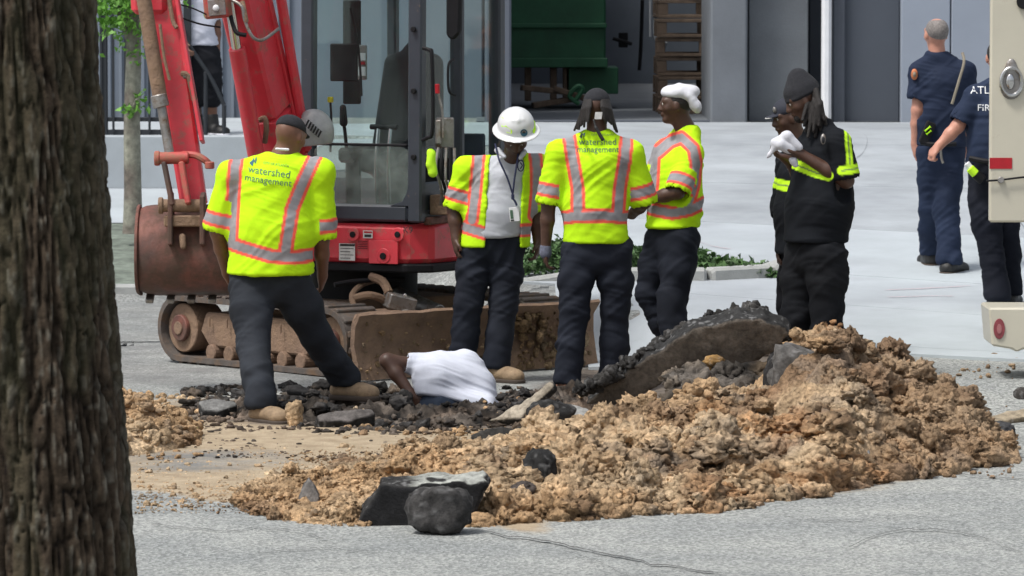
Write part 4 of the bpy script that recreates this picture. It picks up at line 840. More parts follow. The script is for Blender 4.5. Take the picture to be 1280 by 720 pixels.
# dipper arm, cylinder, links, bucket
da, db = W(200, -25, 29.75), W(243, 258, 29.6); dd = nrm(db-da)
st = MB().beam(da, db, .19, .20, up=(0, -1, .1), bev=.018, w2=.165, d2=.17).build('dipper_arm', M['red'], root)
MB().beam(W(220, -10, 29.68), W(253, 178, 29.55), .022, .2, up=(0, -1, .1), bev=.004).build('arm_flange', M['red'], st)
MB().tube([W(221, -5, 29.6), W(229, 60, 29.58), W(234, 92, 29.56)], .016).build('hydraulic_pipe', M['red'], st, True)
MB().tube([W(211, -5, 29.6), W(216, 25, 29.58), W(221, 35, 29.56)], .014).build('hydraulic_pipe', M['claymetal'], st, True)
MB().tube([W(227, 92, 29.53), W(235, 94, 29.52), W(239, 108, 29.52), W(243, 125, 29.52)], .018).build('hose_fitting', M['claymetal'], st, True)
MB().cyl(W(229, 95, 29.53), W(240, 95, 29.53), .018).build('hose_fitting', M['steel'], st, True)
MB().tube([W(200, 30, 29.42), W(205, 70, 29.42), W(212, 100, 29.42)], .010).build('hydraulic_pipe', M['claymetal'], st, True)
MB().cyl(W(178, -12, 29.5), W(201, 128, 29.45), .046, n=20).build('bucket_cylinder', M['claymetal'], root, True); MB().cyl(W(200, 122, 29.45), W(212, 192, 29.42), .030, n=16).build('bucket_cylinder_rod', M['steel'], root, True)
MB().cyl(W(198, 118, 29.45), W(202, 134, 29.45), .052, n=20).build('cylinder_gland', M['steel'], root, True)
MB().prism([(-.16, -.09), (.06, -.09), (.06, .3), (-.18, .3)], W(196, 0, 29.6), (1, 0, 0), zz, (0, 1, 0), .14, .03).build('cylinder_bracket', M['red'], root)
MB().cyl(W(193, 198, 29.4), W(236, 197, 29.4), .038, n=20).cyl(W(193, 198, 29.4), W(200, 198, 29.4), .046, n=20).build('link_pin', M['reddirty'], root, True)
MB().tube([W(228, 193, 29.42), W(244, 194, 29.4), W(256, 200, 29.38), W(262, 206, 29.4)], .022).cyl(W(262, 202, 29.36), W(262, 211, 29.36), .03).build('link_bracket', M['reddirty'], root, True)
MB().beam(W(205, 203, 29.38), W(216, 258, 29.32), .03, .09, up=(0, -1, 0)).build('tipping_link', M['rust'], root); MB().beam(W(227, 203, 29.36), W(236, 256, 29.30), .035, .09, up=(0, -1, 0)).build('tipping_link', M['reddirty'], root)
MB().cyl(W(199, 257, 29.33), W(257, 257, 29.35), .04, n=20).cyl(W(198, 257, 29.33), W(204, 257, 29.33), .052, n=20).build('bucket_pin', M['claymetal'], root, True)
MB().beam(W(205, 276, 29.33), W(262, 276, 29.33), .07, .07).build('bucket_crossbar', M['claymetal'], root)
for px in (210, 250): MB().prism([(-.03, .1), (.1, .12), (.2, -.1), (.12, -.22), (-.06, -.2)], W(px, 265, 29.32), (0, 1, 0), zz, (1, 0, 0), .03, .006).build('bucket_ear', M['rust'], root)
# bucket shell
bprof = [(.22, .50), (.05, .56), (-.1, .53), (-.22, .44), (-.28, .3), (-.27, .15), (-.18, .04), (-.02, 0), (.16, -.02)]
bb = MB(); x0 = W(172, 320, 29.45)[0]; x1 = x0+.64; zb0 = W(172, 370, 29.45)[2]; V = []; F = []
import itertools
def cr_(P, sub=4):
    Q = []; P = [np.array(p) for p in P]
    for i in range(len(P)-1):
        p0 = P[max(i-1, 0)]; p1 = P[i]; p2 = P[i+1]; p3 = P[min(i+2, len(P)-1)]
        for k in range(sub): t = k/sub; Q.append(.5*((2*p1)+(-p0+p2)*t+(2*p0-5*p1+4*p2-p3)*t*t+(-p0+3*p1-3*p2+p3)*t**3))
    Q.append(P[-1]); return Q
bp_ = cr_(bprof); inn = []
for i, p in enumerate(bp_):
    tg = nrm(np.array(bp_[min(i+1, len(bp_)-1)])-np.array(bp_[max(i-1, 0)])); inn.append(np.array(p)+np.array([-tg[1], tg[0]])*.018)
loop = bp_+inn[::-1]; n = len(loop); bxs = np.linspace(x0, x1, 14)
for x in bxs:
    tb_ = 1-.09*abs(2*(x-x0)/(x1-x0)-1)**7
    for (y, z) in loop: V.append((x+.008*math.sin(z*9), 29.62+y*tb_, zb0+.25+(z-.25)*tb_))
for i in range(len(bxs)-1):
    for k in range(n): F.append((i*n+k, i*n+(k+1) % n, (i+1)*n+(k+1) % n, (i+1)*n+k))
F += [tuple(range(n-1, -1, -1)), tuple((len(bxs)-1)*n+k for k in range(n))]
bk = bb.add(V, F).build('bucket', M['rust'], root, smooth=True)
for x in (x0-.014, x1-.006): MB().prism([(p[0], p[1]) for p in bp_[::2]]+[(.2, .2)], (x, 29.62, zb0), (0, 1, 0), zz, (1, 0, 0), .02, .004).build('bucket_side', M['rust'], bk)
for i in range(5):
    x = x0+.06+i*.13; MB().beam((x, 29.72, zb0-.005), (x, 29.60, zb0-.045), .05, .03, bev=.006).build('tooth', M['steel'], bk)
for i in range(3):
    x = x0+.10+i*.06
lg = bl('lifting_eye', [Cn(W(228, 296, 29.32), W(229, 308, 29.30), .022, .02)], M['claymetal'], bk, .008)
# ================================================================== BACKGROUND BUILDING
def bxpx(px0, px1, Y0, Y1, z0_, z1_, name, mat, parent, bev=.01):
    X0 = (px0-640)*Y0/FPX; X1 = (px1-640)*Y0/FPX
    return MB().box(((X0+X1)/2, (Y0+Y1)/2, (z0_+z1_)/2), (X1-X0, Y1-Y0, z1_-z0_), bev=bev).build(name, mat, parent)
bld = empty('loading_dock_building', (3, 48, 1.1)); tag(bld, 'grey concrete building with open loading bay, pipes and dark door behind the driveway', 'building')
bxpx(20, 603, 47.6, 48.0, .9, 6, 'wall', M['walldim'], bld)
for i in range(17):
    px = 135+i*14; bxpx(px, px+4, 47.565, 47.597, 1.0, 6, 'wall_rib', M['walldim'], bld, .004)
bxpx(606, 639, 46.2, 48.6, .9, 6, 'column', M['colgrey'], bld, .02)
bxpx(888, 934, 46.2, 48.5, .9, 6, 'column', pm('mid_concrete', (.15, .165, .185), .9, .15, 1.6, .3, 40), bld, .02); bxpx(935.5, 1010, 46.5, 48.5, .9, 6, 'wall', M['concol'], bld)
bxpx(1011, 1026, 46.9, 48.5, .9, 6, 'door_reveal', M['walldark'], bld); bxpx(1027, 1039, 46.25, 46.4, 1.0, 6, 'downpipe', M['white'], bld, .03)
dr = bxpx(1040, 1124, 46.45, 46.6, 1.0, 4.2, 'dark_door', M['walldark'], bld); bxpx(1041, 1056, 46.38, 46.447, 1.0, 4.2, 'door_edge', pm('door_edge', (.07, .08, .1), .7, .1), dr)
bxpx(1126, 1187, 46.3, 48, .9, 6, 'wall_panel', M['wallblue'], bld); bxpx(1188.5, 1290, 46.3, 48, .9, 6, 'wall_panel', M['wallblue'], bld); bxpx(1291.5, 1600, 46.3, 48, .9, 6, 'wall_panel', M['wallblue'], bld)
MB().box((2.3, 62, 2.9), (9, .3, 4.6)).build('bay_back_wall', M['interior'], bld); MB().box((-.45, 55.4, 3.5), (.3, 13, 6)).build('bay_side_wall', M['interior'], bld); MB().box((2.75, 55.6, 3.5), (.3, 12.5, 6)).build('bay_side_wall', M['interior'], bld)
MB().box((.95, 46.35, 1.175), (2.2, .12, .03)).build('drain_channel', M['walldark'], bld)
pm_pipe = pm('pale_pipe', (.33, .35, .38), .5, .1)
MB().tube([W(823, -40, 50), W(823, 20, 50), W(823, 42, 50), W(826, 50, 50), W(834, 52, 50)], .055).build('pipe', pm_pipe, bld, True); MB().cyl(W(823, 18, 50), W(823, 21.5, 50), .065).build('pipe_collar', pm_pipe, bld, True)
MB().tube([W(813, -40, 50.2), W(813, 46, 50.2)], .014, 8, 2).build('conduit', pm_pipe, bld, True); MB().tube([W(803, 0, 51), W(801, 60, 51), W(799, 88, 51)], .02).build('conduit', M['black'], bld, True)
MB().box(W(779, 50, 51), (.1, .06, .16)).cyl(W(766, 48, 50.9), W(790, 55, 50.9), .02).build('valve', M['black'], bld)
# interior dumpster
dp_ = empty('dumpster', (.9, 50, 1.18)); tag(dp_, 'dark green steel dumpster raised on blocks inside the loading bay', 'dumpster')
zb = float(W(700, 82, 50)[2]); X0 = (636-640)*50/FPX; X1 = (757-640)*50/FPX
MB().box(((X0+X1)/2, 51, zb+.95), (X1-X0, 2, 1.9), bev=.02).build('bin_body', M['green'], dp_)
MB().box(((X0+X1)/2, 49.97, zb+.03), (X1-X0+.04, .05, .1)).build('bottom_rail', M['green'], dp_)
MB().box(((X0+X1)/2+.0, 49.97, zb+.42), (X1-X0+.02, .045, .05)).build('rib', M['green'], dp_)
MB().box((X1-.14, 50.6, zb-.16), (.55, 1, .28)).build('skid', M['green'], dp_)
for px in (660, 692, 708): MB().box(W(px, 104, 50)+np.array([0, .3, -.0]), (.07, .4, .38)).build('support_leg', M['pallet'], dp_)
for i, (px, py, rz) in enumerate([(676, 112, .1), (690, 128, -.15), (715, 118, .3)]):
    o = MB().box(W(px, py, 49.7), (.42, .12, .06), (0, rz, .2)).build('timber_offcut', M['pallet']); tag(o, ['wood offcut leaning under the left end of the dumpster', 'wood offcut lying lowest on the floor under the dumpster', 'wood offcut nearest the right skid of the dumpster'][i], 'timber')
o = MB().tube([W(720, 125, 49.6), W(728, 112, 49.6), W(722, 108, 49.6), W(712, 120, 49.6), W(724, 130, 49.6)], .025).build('coiled_hose', M['green']); tag(o, 'dark green hose coiled on the floor below the dumpster skid', 'hose')
# pallets
def pallet(x, y, z, lab):
    r = empty('pallet', (x, y, z), RS.uniform(-.04, .04)); tag(r, lab, 'pallet', 'wooden pallets stacked in the loading bay')
    return r
pal_labels = ['lowest wooden pallet of the stack in the loading bay', 'second pallet up in the bay stack', 'third pallet up in the bay stack', 'fourth pallet up in the bay stack', 'fifth pallet up in the bay stack', 'sixth pallet up in the bay stack', 'seventh pallet up, cut by the top of the picture']
bm_board = None
for i in range(7):
    x = (882-640)*48.5/FPX; z = 1.19+i*.195; r = pallet(x+.0, 49.0+RS.uniform(-.03, .03), z, pal_labels[i])
    bpy.context.view_layer.update()
    if bm_board is None:
        def part(nm, c, d):
            mb = MB().box(c, d, bev=.004); mb.M = None; o = mobj(nm, mb.V, mb.F, M['pallet']); o.parent = r; return o
        parts = [part('deck_board', (0, -.5+k*.25, .165), (1.0, .11, .03)) for k in range(5)]+[part('bottom_board', (0, -.5+k*.5, .015), (1.0, .11, .03)) for k in range(3)]+[part('block', (-.45+a*.45, -.5+b*.5, .09), (.1, .1, .115)) for a in range(3) for b in range(3)]
        bm_board = parts
    else:
        for p in bm_board: c = p.copy(); COL.objects.link(c); c.parent = r
# fence and retaining wall at left
rw = empty('retaining_wall', (-4.5, 44, .6)); tag(rw, 'low pale concrete retaining wall under the black fence at the left', 'wall')
MB().box((-5.6, 44.0, .80), (7.4, .12, .64), bev=.015).build('wall_face', M['conc'], rw)
fn = empty('fence', (-4, 44, 1.15)); tag(fn, 'black metal picket fence on the pale wall behind the sapling', 'fence')
fz = 1.14
for z in (fz+.12, fz+1.25): MB().beam((-6, 44.25, z), (-3.05, 44.25, z), .04, .04, bev=.004).build('rail', M['fence'], fn)
MB().beam((-6, 44.25, fz+.0), (-3.05, 44.25, fz+.0), .05, .05, bev=.004).build('rail', M['fence'], fn)
pk = None
for i in range(26):
    x = -5.95+i*.112
    if pk is None: pk = MB().beam((x, 44.21, fz+.0), (x, 44.21, fz+1.32), .022, .022, bev=.003).build('picket', M['fence'], fn); x00 = x
    else: c = pk.copy(); COL.objects.link(c); c.location = (x-x00, 0, 0)+pk.location if False else Vector((x-x00, 0, 0))+pk.location
for x in (-3.8, -3.02): MB().beam((x, 44.25, fz-.03), (x, 44.25, fz+1.4), .07, .07).build('fence_post', M['fence'], fn)
hr = MB().tube([W(228, 38, 44.2), W(240, 62, 44.2), W(262, 95, 44.2), W(279, 129, 44.2), W(280, 134, 44.2), W(280, 168, 44.2)], .02).cyl(W(257, 90, 44.2), W(257, 170, 44.2), .02).build('handrail', M['fence']); tag(hr, 'black sloping stair handrail between the arm and the boom', 'handrail')
# sapling
sp_t = empty('sapling', tuple(W(165, 284, 40.5))); tag(sp_t, 'slim pale lichen-covered sapling with a few bright leaves beside the big trunk', 'tree')
tr = MB().tube([W(166, 292, 40.5), W(166, 240, 40.5), W(165, 150, 40.5), W(167, 60, 40.5), W(164, -40, 40.5), W(168, -160, 40.5)], [.09, .075, .07, .065, .055, .04], 12).build('trunk', M['lichen'], sp_t, True)
for a in ([W(165, 60, 40.5), W(150, 20, 40.4), W(140, -20, 40.3)], [W(166, 40, 40.5), W(175, 10, 40.6), W(180, -40, 40.6)], [W(166, 140, 40.5), W(172, 125, 40.4), (W(176, 118, 40.4))]): MB().tube(a, [.03, .012], 6).build('limb', M['lichen'], sp_t, True)
R = np.random.RandomState(12); cl = []
for (px, py, s, k) in ((145, 15, .16, 260), (160, 30, .12, 150), (132, 8, .12, 140), (168, 134, .05, 50), (174, 70, .04, 16), (150, -30, .3, 400), (185, -50, .3, 300), (165, 10, .06, 30), (162, 0, .12, 120), (176, 120, .03, 10)):
    cl.append(W(px, py, 40.4)+R.randn(k, 3)*s*np.array([1, 1, .7]))
o = leaves('crown', np.concatenate(cl), .06, M['leafb'], sp_t, 3, 1)
# big foreground trunk
TY = 18.3; ppm = FPX/TY
def edge_x(z):   # right edge of the trunk
    r_ = H-z; row_ = r_*ppm-31; return (np.interp(row_, [-400, 0, 360, 720, 900], [112, 124, 146, 171, 200])-640)/ppm
zs = np.concatenate([np.linspace(-.05, .2, 20), np.linspace(.21, 2.75, 390), np.linspace(2.8, 6, 40)]); na = 230; ang = np.linspace(0, 2*math.pi, na, endpoint=False)
Rz = np.interp(zs, [0, .3, 1, 2.7, 6], [.46, .385, .36, .335, .27]); cxz = edge_x(zs)-Rz-.012
A, Zg = np.meshgrid(ang, zs); Rg = Rz[:, None]+0*A
Sx = np.cos(A)*6.2; Sy = np.sin(A)*6.2; Pn = np.stack([Sx, Sy, Zg*2.9], -1).reshape(-1, 3)
wrp = np.stack([vn(Pn*.9, 1), vn(Pn*.9+9, 2), vn(Pn*.9+5, 3)*.3], 1)*.5
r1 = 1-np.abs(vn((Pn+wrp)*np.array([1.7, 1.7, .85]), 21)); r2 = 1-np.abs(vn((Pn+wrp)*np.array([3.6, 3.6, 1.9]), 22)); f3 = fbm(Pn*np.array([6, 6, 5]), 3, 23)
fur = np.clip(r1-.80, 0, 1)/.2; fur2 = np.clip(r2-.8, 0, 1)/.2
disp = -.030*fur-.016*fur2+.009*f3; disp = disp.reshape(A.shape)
Rr = Rg+disp; V = np.stack([cxz[:, None]+np.cos(A)*Rr, TY+np.sin(A)*Rr, Zg+0*A], -1).reshape(-1, 3)
nr = len(zs); i = np.arange((nr-1)*na); r_, c_ = i//na, i % na; F = np.stack([r_*na+c_, r_*na+(c_+1) % na, (r_+1)*na+(c_+1) % na, (r_+1)*na+c_], 1)
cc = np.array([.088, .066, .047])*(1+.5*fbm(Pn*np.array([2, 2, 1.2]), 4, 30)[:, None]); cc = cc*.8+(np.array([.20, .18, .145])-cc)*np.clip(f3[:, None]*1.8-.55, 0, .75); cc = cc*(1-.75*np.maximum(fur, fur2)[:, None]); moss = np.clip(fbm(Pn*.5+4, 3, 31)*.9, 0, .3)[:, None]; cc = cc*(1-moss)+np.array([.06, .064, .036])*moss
bt = empty('big_tree', (float(cxz[0]), TY, 0)); tag(bt, 'thick dark furrowed tree trunk filling the left edge of the picture', 'tree')
mobj('trunk', V, F, M['bark'], bt, True, np.clip(cc, .01, 1))
# ================================================================== TRUCK AT THE RIGHT
TKY = 28.5; tk = empty('fire_truck', tuple(W(1300, 480, TKY)), 0); tag(tk, 'cream truck body with chrome latch ring and red reflector, cut by the right edge', 'truck')
def tpx(px, py, dy=0): return W(px, py, TKY+dy)
a = tpx(1236.5, 278); bX = a[0]
dp = MB().prism([(0, 0), (2.2, 0), (2.2, 2.2), (0, 2.2)], a, (1, 0, 0), zz, (0, 1, 0), .06, .012).build('door', M['ccream'], tk)
MB().box((bX+1.75, TKY+1.6, 2.3), (2.3, 3.0, 2.0), bev=.03).build('body', M['ccream'], tk)
rr_ = tpx(1264, 102)
V = []; 
lt = MB().tube([rr_+np.array([.062*math.cos(t), -.018, .10*math.sin(t)*.82]) for t in np.linspace(0, 2*math.pi, 15)], .011, 8, 3).build('latch_ring', M['chrome'], dp, True)
bl('latch_plate', [El(rr_+np.array([0, .0, -.005]), (.073, .012, .105)), El(rr_+np.array([0, 0, .1]), (.025, .01, .04), k=.03)], M['steel'], dp, .007)
bl('latch_cup', [El(rr_+np.array([-.008, -.012, -.0]), (.028, .014, .05))], M['chrome'], dp, .006)
MB().prism([(0, 0), (.135, 0), (.135, .066), (0, .066)], tpx(1237, 211, -.004), (1, 0, 0), zz, (0, 1, 0), .003, 0).build('reflector', M['redrefl'], dp)
MB().tube([tpx(1233, 226, -.02), tpx(1250, 225, -.02), tpx(1285, 221, -.02), tpx(1330, 219, -.02)], .006).build('cable', M['black'], dp, True); MB().cyl(tpx(1251, 225, -.0), tpx(1251, 225, -.03), .02).build('cable_grommet', M['steel'], dp, True)
MB().cyl(tpx(1280, 2, .0), tpx(1280, 2, -.03), .045).build('door_knob', M['black'], dp, True)
st_ = MB().prism([(0, .25), (.02, .02), (.14, -.0), (.17, -.02), (.21, 0), (1.9, 0), (1.9, .25)], tpx(1235.5, 436.5), (1, 0, 0), zz, (0, 1, 0), .5, .012).build('bumper_step', M['ccream'], tk)
c = tpx(1249, 411, -.003); 
em = MB().cyl(c+np.array([0, .001, 0]), c-np.array([0, .006, 0]), .062, n=24); em.V = [(c[0]+(v[0]-c[0])*.55, v[1], v[2]) for v in em.V]; em.build('round_emblem', pm('dull_red', (.25, .05, .06), .6, .3, 20), st_, True)
em = MB().cyl(c-np.array([0, .006, 0]), c-np.array([0, .009, 0]), .03, n=16); em.V = [(c[0]+(v[0]-c[0])*.5, v[1], v[2]) for v in em.V]; em.build('emblem_mark', pm('dull_pink', (.36, .14, .14), .6, .2, 20), st_)
MB().box((bX+1.1, TKY+.3, .9), (.3, .3, .9)).build('step_bracket', M['black'], tk)
for yy in (1.0, 2.4): wl = MB().cyl((bX+1.0, TKY+yy, .62), (bX+1.35, TKY+yy, .62), .48, n=28).build('wheel', M['black'], tk, True)
# ================================================================== PEOPLE
LIME = np.array([.52, .87, .015]); SIL = np.array([.30, .295, .31]); ORA = np.array([.95, .13, .09])
def finger_prims(wr, hd, pal, side, rel=.35, s=1.0):
    """wr wrist, hd hand direction, pal palm normal, side thumb side; four bent fingers and a thumb"""
    hd = nrm(hd); pal = nrm(pal-hd*np.dot(pal, hd)); si = np.cross(hd, pal)*side
    pr = [Cn(wr, wr+hd*.03*s, .026, .024, .02), El(wr+hd*.055*s, (.040*s, .048*s, .017*s), [si, hd, pal], .02)]
    for i, (o, l) in enumerate(((.029, .070), (.010, .078), (-.009, .072), (-.028, .056))):
        b = wr+hd*.088*s+si*o*s; c1 = rel; d1 = nrm(hd*math.cos(c1)+pal*math.sin(c1)+si*o*1.2); m = b+d1*l*.45*s; d2 = nrm(hd*math.cos(c1*2.4)+pal*math.sin(c1*2.4)); e = m+d2*l*.35*s; d3 = nrm(hd*math.cos(c1*3.4)+pal*math.sin(c1*3.4)); t = e+d3*l*.22*s
        pr += [Cn(b-hd*.02, m, .0105*s, .0095*s, .006), Cn(m, e, .0095*s, .0088*s, .004), Cn(e, t, .0088*s, .0075*s, .004)]
    tb = wr+hd*.025*s+si*.028*s; tm = tb+nrm(hd*.8+si*.75+pal*.25)*.038*s; tt = tm+nrm(hd+si*.15+pal*.5)*.032*s
    return pr+[Cn(wr+hd*.015+si*.01, tb, .016, .014*s, .01), Cn(tb, tm, .0135*s, .011*s, .006), Cn(tm, tt, .011*s, .009*s, .004)]
def head_prims(hc, f, u, s=1.0):
    f = nrm(f); u = nrm(u-f*np.dot(u, f)); r = np.cross(f, u)
    q = lambda a, b, c: hc+r*a*s+f*b*s+u*c*s
    pr = [El(q(0, -.012, .022), (.078*s, .098*s, .092*s), [r, f, u], .03), Cn(q(0, .03, 0), q(0, .042, -.075), .062*s, .042*s, .03), El(q(0, .07, -.094), (.026, .022, .02), [r, f, u], .02),
          Cn(q(0, .088, .018), q(0, .106, -.022), .010, .0155, .012), Cn(q(-.016, .094, -.026), q(.016, .094, -.026), .010, .010, .01), El(q(0, .088, -.055), (.026, .015, .014), [r, f, u], .01),
          Cn(q(-.045, .066, .030), q(.045, .066, .030), .019, .019, .012), Cn(q(-.045, .055, -.02), q(.045, .055, -.02), .024, .024, .02)]
    for e in (-1, 1): pr += [El(q(e*.033, .098, .010), (.015, .012, .010), [r, f, u], .008, '-'), El(q(e*.079, -.002, -.008), (.010, .020, .032), [r, f, u], .008)]
    return pr, q, (r, f, u)
def fold(V, N, amp, seed, dirs=((1, .3, .5), (-.8, .2, .7)), sc=(9, 22)):
    d = np.zeros(len(V))
    wv = np.stack([vn(V*3+seed, 1), vn(V*3+seed+7, 2), vn(V*3+seed+13, 3)], 1)
    for i, dr in enumerate(dirs):
        a = nrm(dr); q = (V+wv*.08)@a; t = V-q[:, None]*a
        P = np.concatenate([t[:, :2]*2.6, (q*sc[i % 2])[:, None]], 1)+seed*3.1+i*11
        n = vn(P, 5+i); d += (1-np.abs(n)*2)*.5*(.5+.5*vn(V*4+seed, 9))
    a = nrm((.2, .4, .9)); q = (V+wv*.05)@a; d += .28*(1-np.abs(vn(np.concatenate([V[:, :2]*5, (q*38)[:, None]], 1)+seed, 15))*2)*(.5+.5*vn(V*6+seed, 19))
    return V+N*(amp*d)[:, None]
FEET = []
class Person:
    def __init__(s, label, Y, J, fwd=(0, -1), girth=1.0, skin='skin_d', hf=None, hu=(0, 0, 1), group=None, hs=1.0, ground={'l': 0}):
        s.Y = Y; s.J = {k: W(v[0], v[1], Y+(v[2] if len(v) > 2 else 0)) for k, v in J.items()}; j = s.J
        if ground:
            for c in 'lr':
                g = float(zg(j['an'+c][0], j['an'+c][1]))+ground.get(c, 0); j['an'+c][2] = g+.115; j['to'+c][2] = g+.045
                FEET.append((j['an'+c][0], j['an'+c][1])); FEET.append((j['to'+c][0], j['to'+c][1]))
        s.f = nrm([fwd[0], fwd[1], 0]); s.r = nrm(j['shr']-j['shl']); s.g = girth; s.skin = M[skin]
        s.hips = (j['hil']+j['hir'])/2; s.chest = (j['shl']+j['shr'])/2-zz*.13*1.0
        base = (j['anl']+j['anr'])/2; s.root = empty('person', (float(base[0]), float(base[1]), float(base[2]-.08)), 0, label, 'person', group)
        s.fcol = s.f; s.hf = np.array(hf if hf is not None else [*s.f[:2], -.1], float); s.hu = np.array(hu, float); s.hs = hs; s.bodyp = []
        s.hands = {}
    def add(s, name, prims, mat, vox=.009, folds=0, seed=0, colf=None, dirs=None, sm=0, parent=None):
        V, F = sdf_mesh(prims, vox)
        if sm: V = smooth_mesh(V, F, sm)
        if folds: V = fold(V, vnorm(V, F), folds, seed, *( (dirs,) if dirs else ()))
        cols = colf(V, vnorm(V, F)) if colf else None
        o = mobj(name, V, F, mat, parent or s.root, True, cols); s.last = (V, F); return o
    def body(s, handspec=None, vox=.0088):
        j = s.J; w = s.r; pr = [Cn(s.hips, s.chest, .115*s.g, .125*s.g, .05, w, 1.25), Cn(j['neck']-zz*.03, j['head']-zz*.03, .066*s.g, .058*s.g, .035), Cn(j['shl']-zz*.02, j['shr']-zz*.02, .050, .050, .04)]
        hp, s.hq, s.hax = head_prims(j['head'], s.hf, s.hu, s.hs); pr += hp
        for c in 'lr':
            pr += [Cn(j['sh'+c]-zz*.015, j['el'+c], .050, .044, .03), Cn(j['el'+c], j['el'+c]*.6+j['wr'+c]*.4, .046, .043, .02), Cn(j['el'+c]*.6+j['wr'+c]*.4, j['wr'+c], .043, .030, .02)]
            pr += [Cn(j['hi'+c], j['kn'+c], .085, .06, .05), Cn(j['kn'+c], j['an'+c], .058, .042, .03), Cn(j['an'+c]-zz*.03, j['to'+c], .040, .028, .03)]
            hsp = (handspec or {}).get(c)
            if hsp != 'none':
                hd, pal, rel = hsp if hsp else ((j['wr'+c]-j['el'+c])+s.f*.03, np.array([(1 if j['wr'+c][0] < s.hips[0] else -1), 0, 0.]), .35)
                side = 1 if np.dot(np.cross(nrm(hd), np.array(pal)), s.f) > 0 else -1
                if hsp and len(hsp) > 3: side = hsp[3]
                pr += finger_prims(j['wr'+c], np.array(hd, float), np.array(pal, float), side, rel)
        pr += s.bodyp
        o = s.add('body', pr, s.skin, vox)
        for e in (-1, 1):
            ey = MB(); V_, F_ = I2; c = s.hq(e*.032, .079, .010); ob = mobj('eye', V_*.0115+c, [tuple(x) for x in F_], M['eye'], s.root, True); mobj('pupil', I1[0]*.0058+c+s.hax[1]*.0085, [tuple(x) for x in I1[1]], M['ink'], ob, True)
        return o
    def trousers(s, col, wide=1.0, seed=0, top=.06, hemr=.078, mat=None, short=0, name='trousers'):
        j = s.J; g = s.g; pr = [Cn(s.hips+zz*.10, s.hips-zz*.02, .12*g, .122*g, .05, s.r, 1.16)]
        for c in 'lr':
            k, a, hi = j['kn'+c], j['an'+c], j['hi'+c]
            if short: a = k+(a-k)*short
            mid = hi*.5+k*.5
            pr += [Cn(hi+zz*.01, mid, .103*g*wide, .097*wide*g, .05), Cn(mid, k, .100*g*wide, .084*wide, .03), Cn(k, k*.5+a*.5, .084*wide, .080*wide, .03)]
            if not short: pr += [Cn(k*.5+a*.5, a+zz*.0, .079*wide, hemr*1.08, .03), El(a-zz*.125, (.15, .15, .11), None, .01, '-')]
        cf = lambda V, N: np.clip(np.array(col)*(1+.22*fbm(V*5, 3, seed)[:, None])+.005*np.clip(fbm(V*2.5, 3, seed+5)[:, None], 0, 1), .004, 1)
        o = s.add(name, pr, M['garment'], .0112, .024, seed, cf, ((.5, .2, .8), (-.6, .3, .7), (.1, .9, .5)), 1)
        V, F = s.last
        # pocket flaps on the thighs
        return o
    def boots(s, mat, tall=.16, sole='sole', sc=1.0):
        j = s.J
        for c in 'lr':
            a, t, k = j['an'+c], j['to'+c], j['kn'+c]; d = nrm((t-a)*np.array([1, 1, 0])); gz = t[2]-.045; q = np.array([a[0], a[1], gz]); L = .20*sc
            sd_ = np.cross(d, zz)
            pr = [Cn(a+nrm(k-a)*tall*.55, q+zz*.085, .055, .060, .02), Cn(q-d*.04+zz*.05, q+d*L*.6+zz*.05, .050, .048, .02, sd_, 1.1), El(q+d*L*.85+zz*.04, (.062, .058, .046), None, .03), Pl(np.array([0, 0, gz+.008]), (0, 0, -1), .004)]
            b = s.add('boot', pr, mat, .008, .004, 3)
            V, F = sdf_mesh([Cn(q-d*.045+zz*.012, q+d*L*.9+zz*.012, .053, .06, .01, sd_, 1.05), Pl(np.array([0, 0, gz+.022]), (0, 0, 1), .004), Pl(np.array([0, 0, gz-.012]), (0, 0, -1), .004)], .008); mobj('sole', V, F, M[sole], b, True)
    def top(s, name, hem, slv, colf, seed=0, chestr=.145, waistr=.15, vox=.0084, folds=.017, fl=.012, infl=0, slr=.082, mat=None, open_=None, sx=1.32, extra=()):
        """torso + sleeves; hem: world z of the hem; slv: fraction down the upper arm (can be over 1)"""
        j = s.J; g = s.g; bot = np.array([s.hips[0], s.hips[1], hem-.03]); up_ = s.chest
        nk = j['neck']; belly = s.hips*.45+s.chest*.55
        pr = [Cn(bot, belly, (waistr+fl)*g, waistr*g, .05, s.r, sx*.99), Cn(belly, up_+zz*.03, waistr*g, chestr*g, .06, s.r, sx), Cn(j['shl']-zz*.012, nk-zz*.035-s.r*.03, .055-infl, .068-infl, .05), Cn(j['shr']-zz*.012, nk-zz*.035+s.r*.03, .055-infl, .068-infl, .05), Cn(j['shl']-zz*.02, j['shr']-zz*.02, .066-infl, .066-infl, .05)]
        s.sl = {}
        for c in 'lr':
            a, b, wv = j['sh'+c], j['el'+c], j['wr'+c]; e = a+(b-a)*min(slv, 1)
            if slv > 1: e = b+(wv-b)*(slv-1)
            pr += [Cn(a-zz*.015, a+(b-a)*min(slv, 1), .069-infl, slr, .045)]
            if slv > 1: pr += [Cn(b, e, slr, slr*.8, .03)]
            s.sl[c] = (a, e)
        pr += list(extra)
        for c in 'lr':
            a, e = s.sl[c]; d = nrm(e-a); 
            pr += [Cn(e-d*.03, e+d*.10, slr*.80, slr*1.0, .008, op='-')]
        pr += [Pl(np.array([0, 0, hem]), (0, 0, -1), .01), El(nk+zz*.045, (.066, .066, .05), None, .02, '-')]
        return s.add(name, pr, mat or M['garment'], vox, folds, seed, colf, ((.5, .2, .8), (-.6, .3, .7)), 1)
def seg_d(P2, poly):
    d = np.full(len(P2), 9.)
    for i in range(len(poly)-1):
        a = np.array(poly[i]); b = np.array(poly[i+1]); e = b-a; t = np.clip(((P2-a)@e)/(e@e), 0, 1); d = np.minimum(d, np.linalg.norm(P2-a-t[:, None]*e, axis=1))
    return d
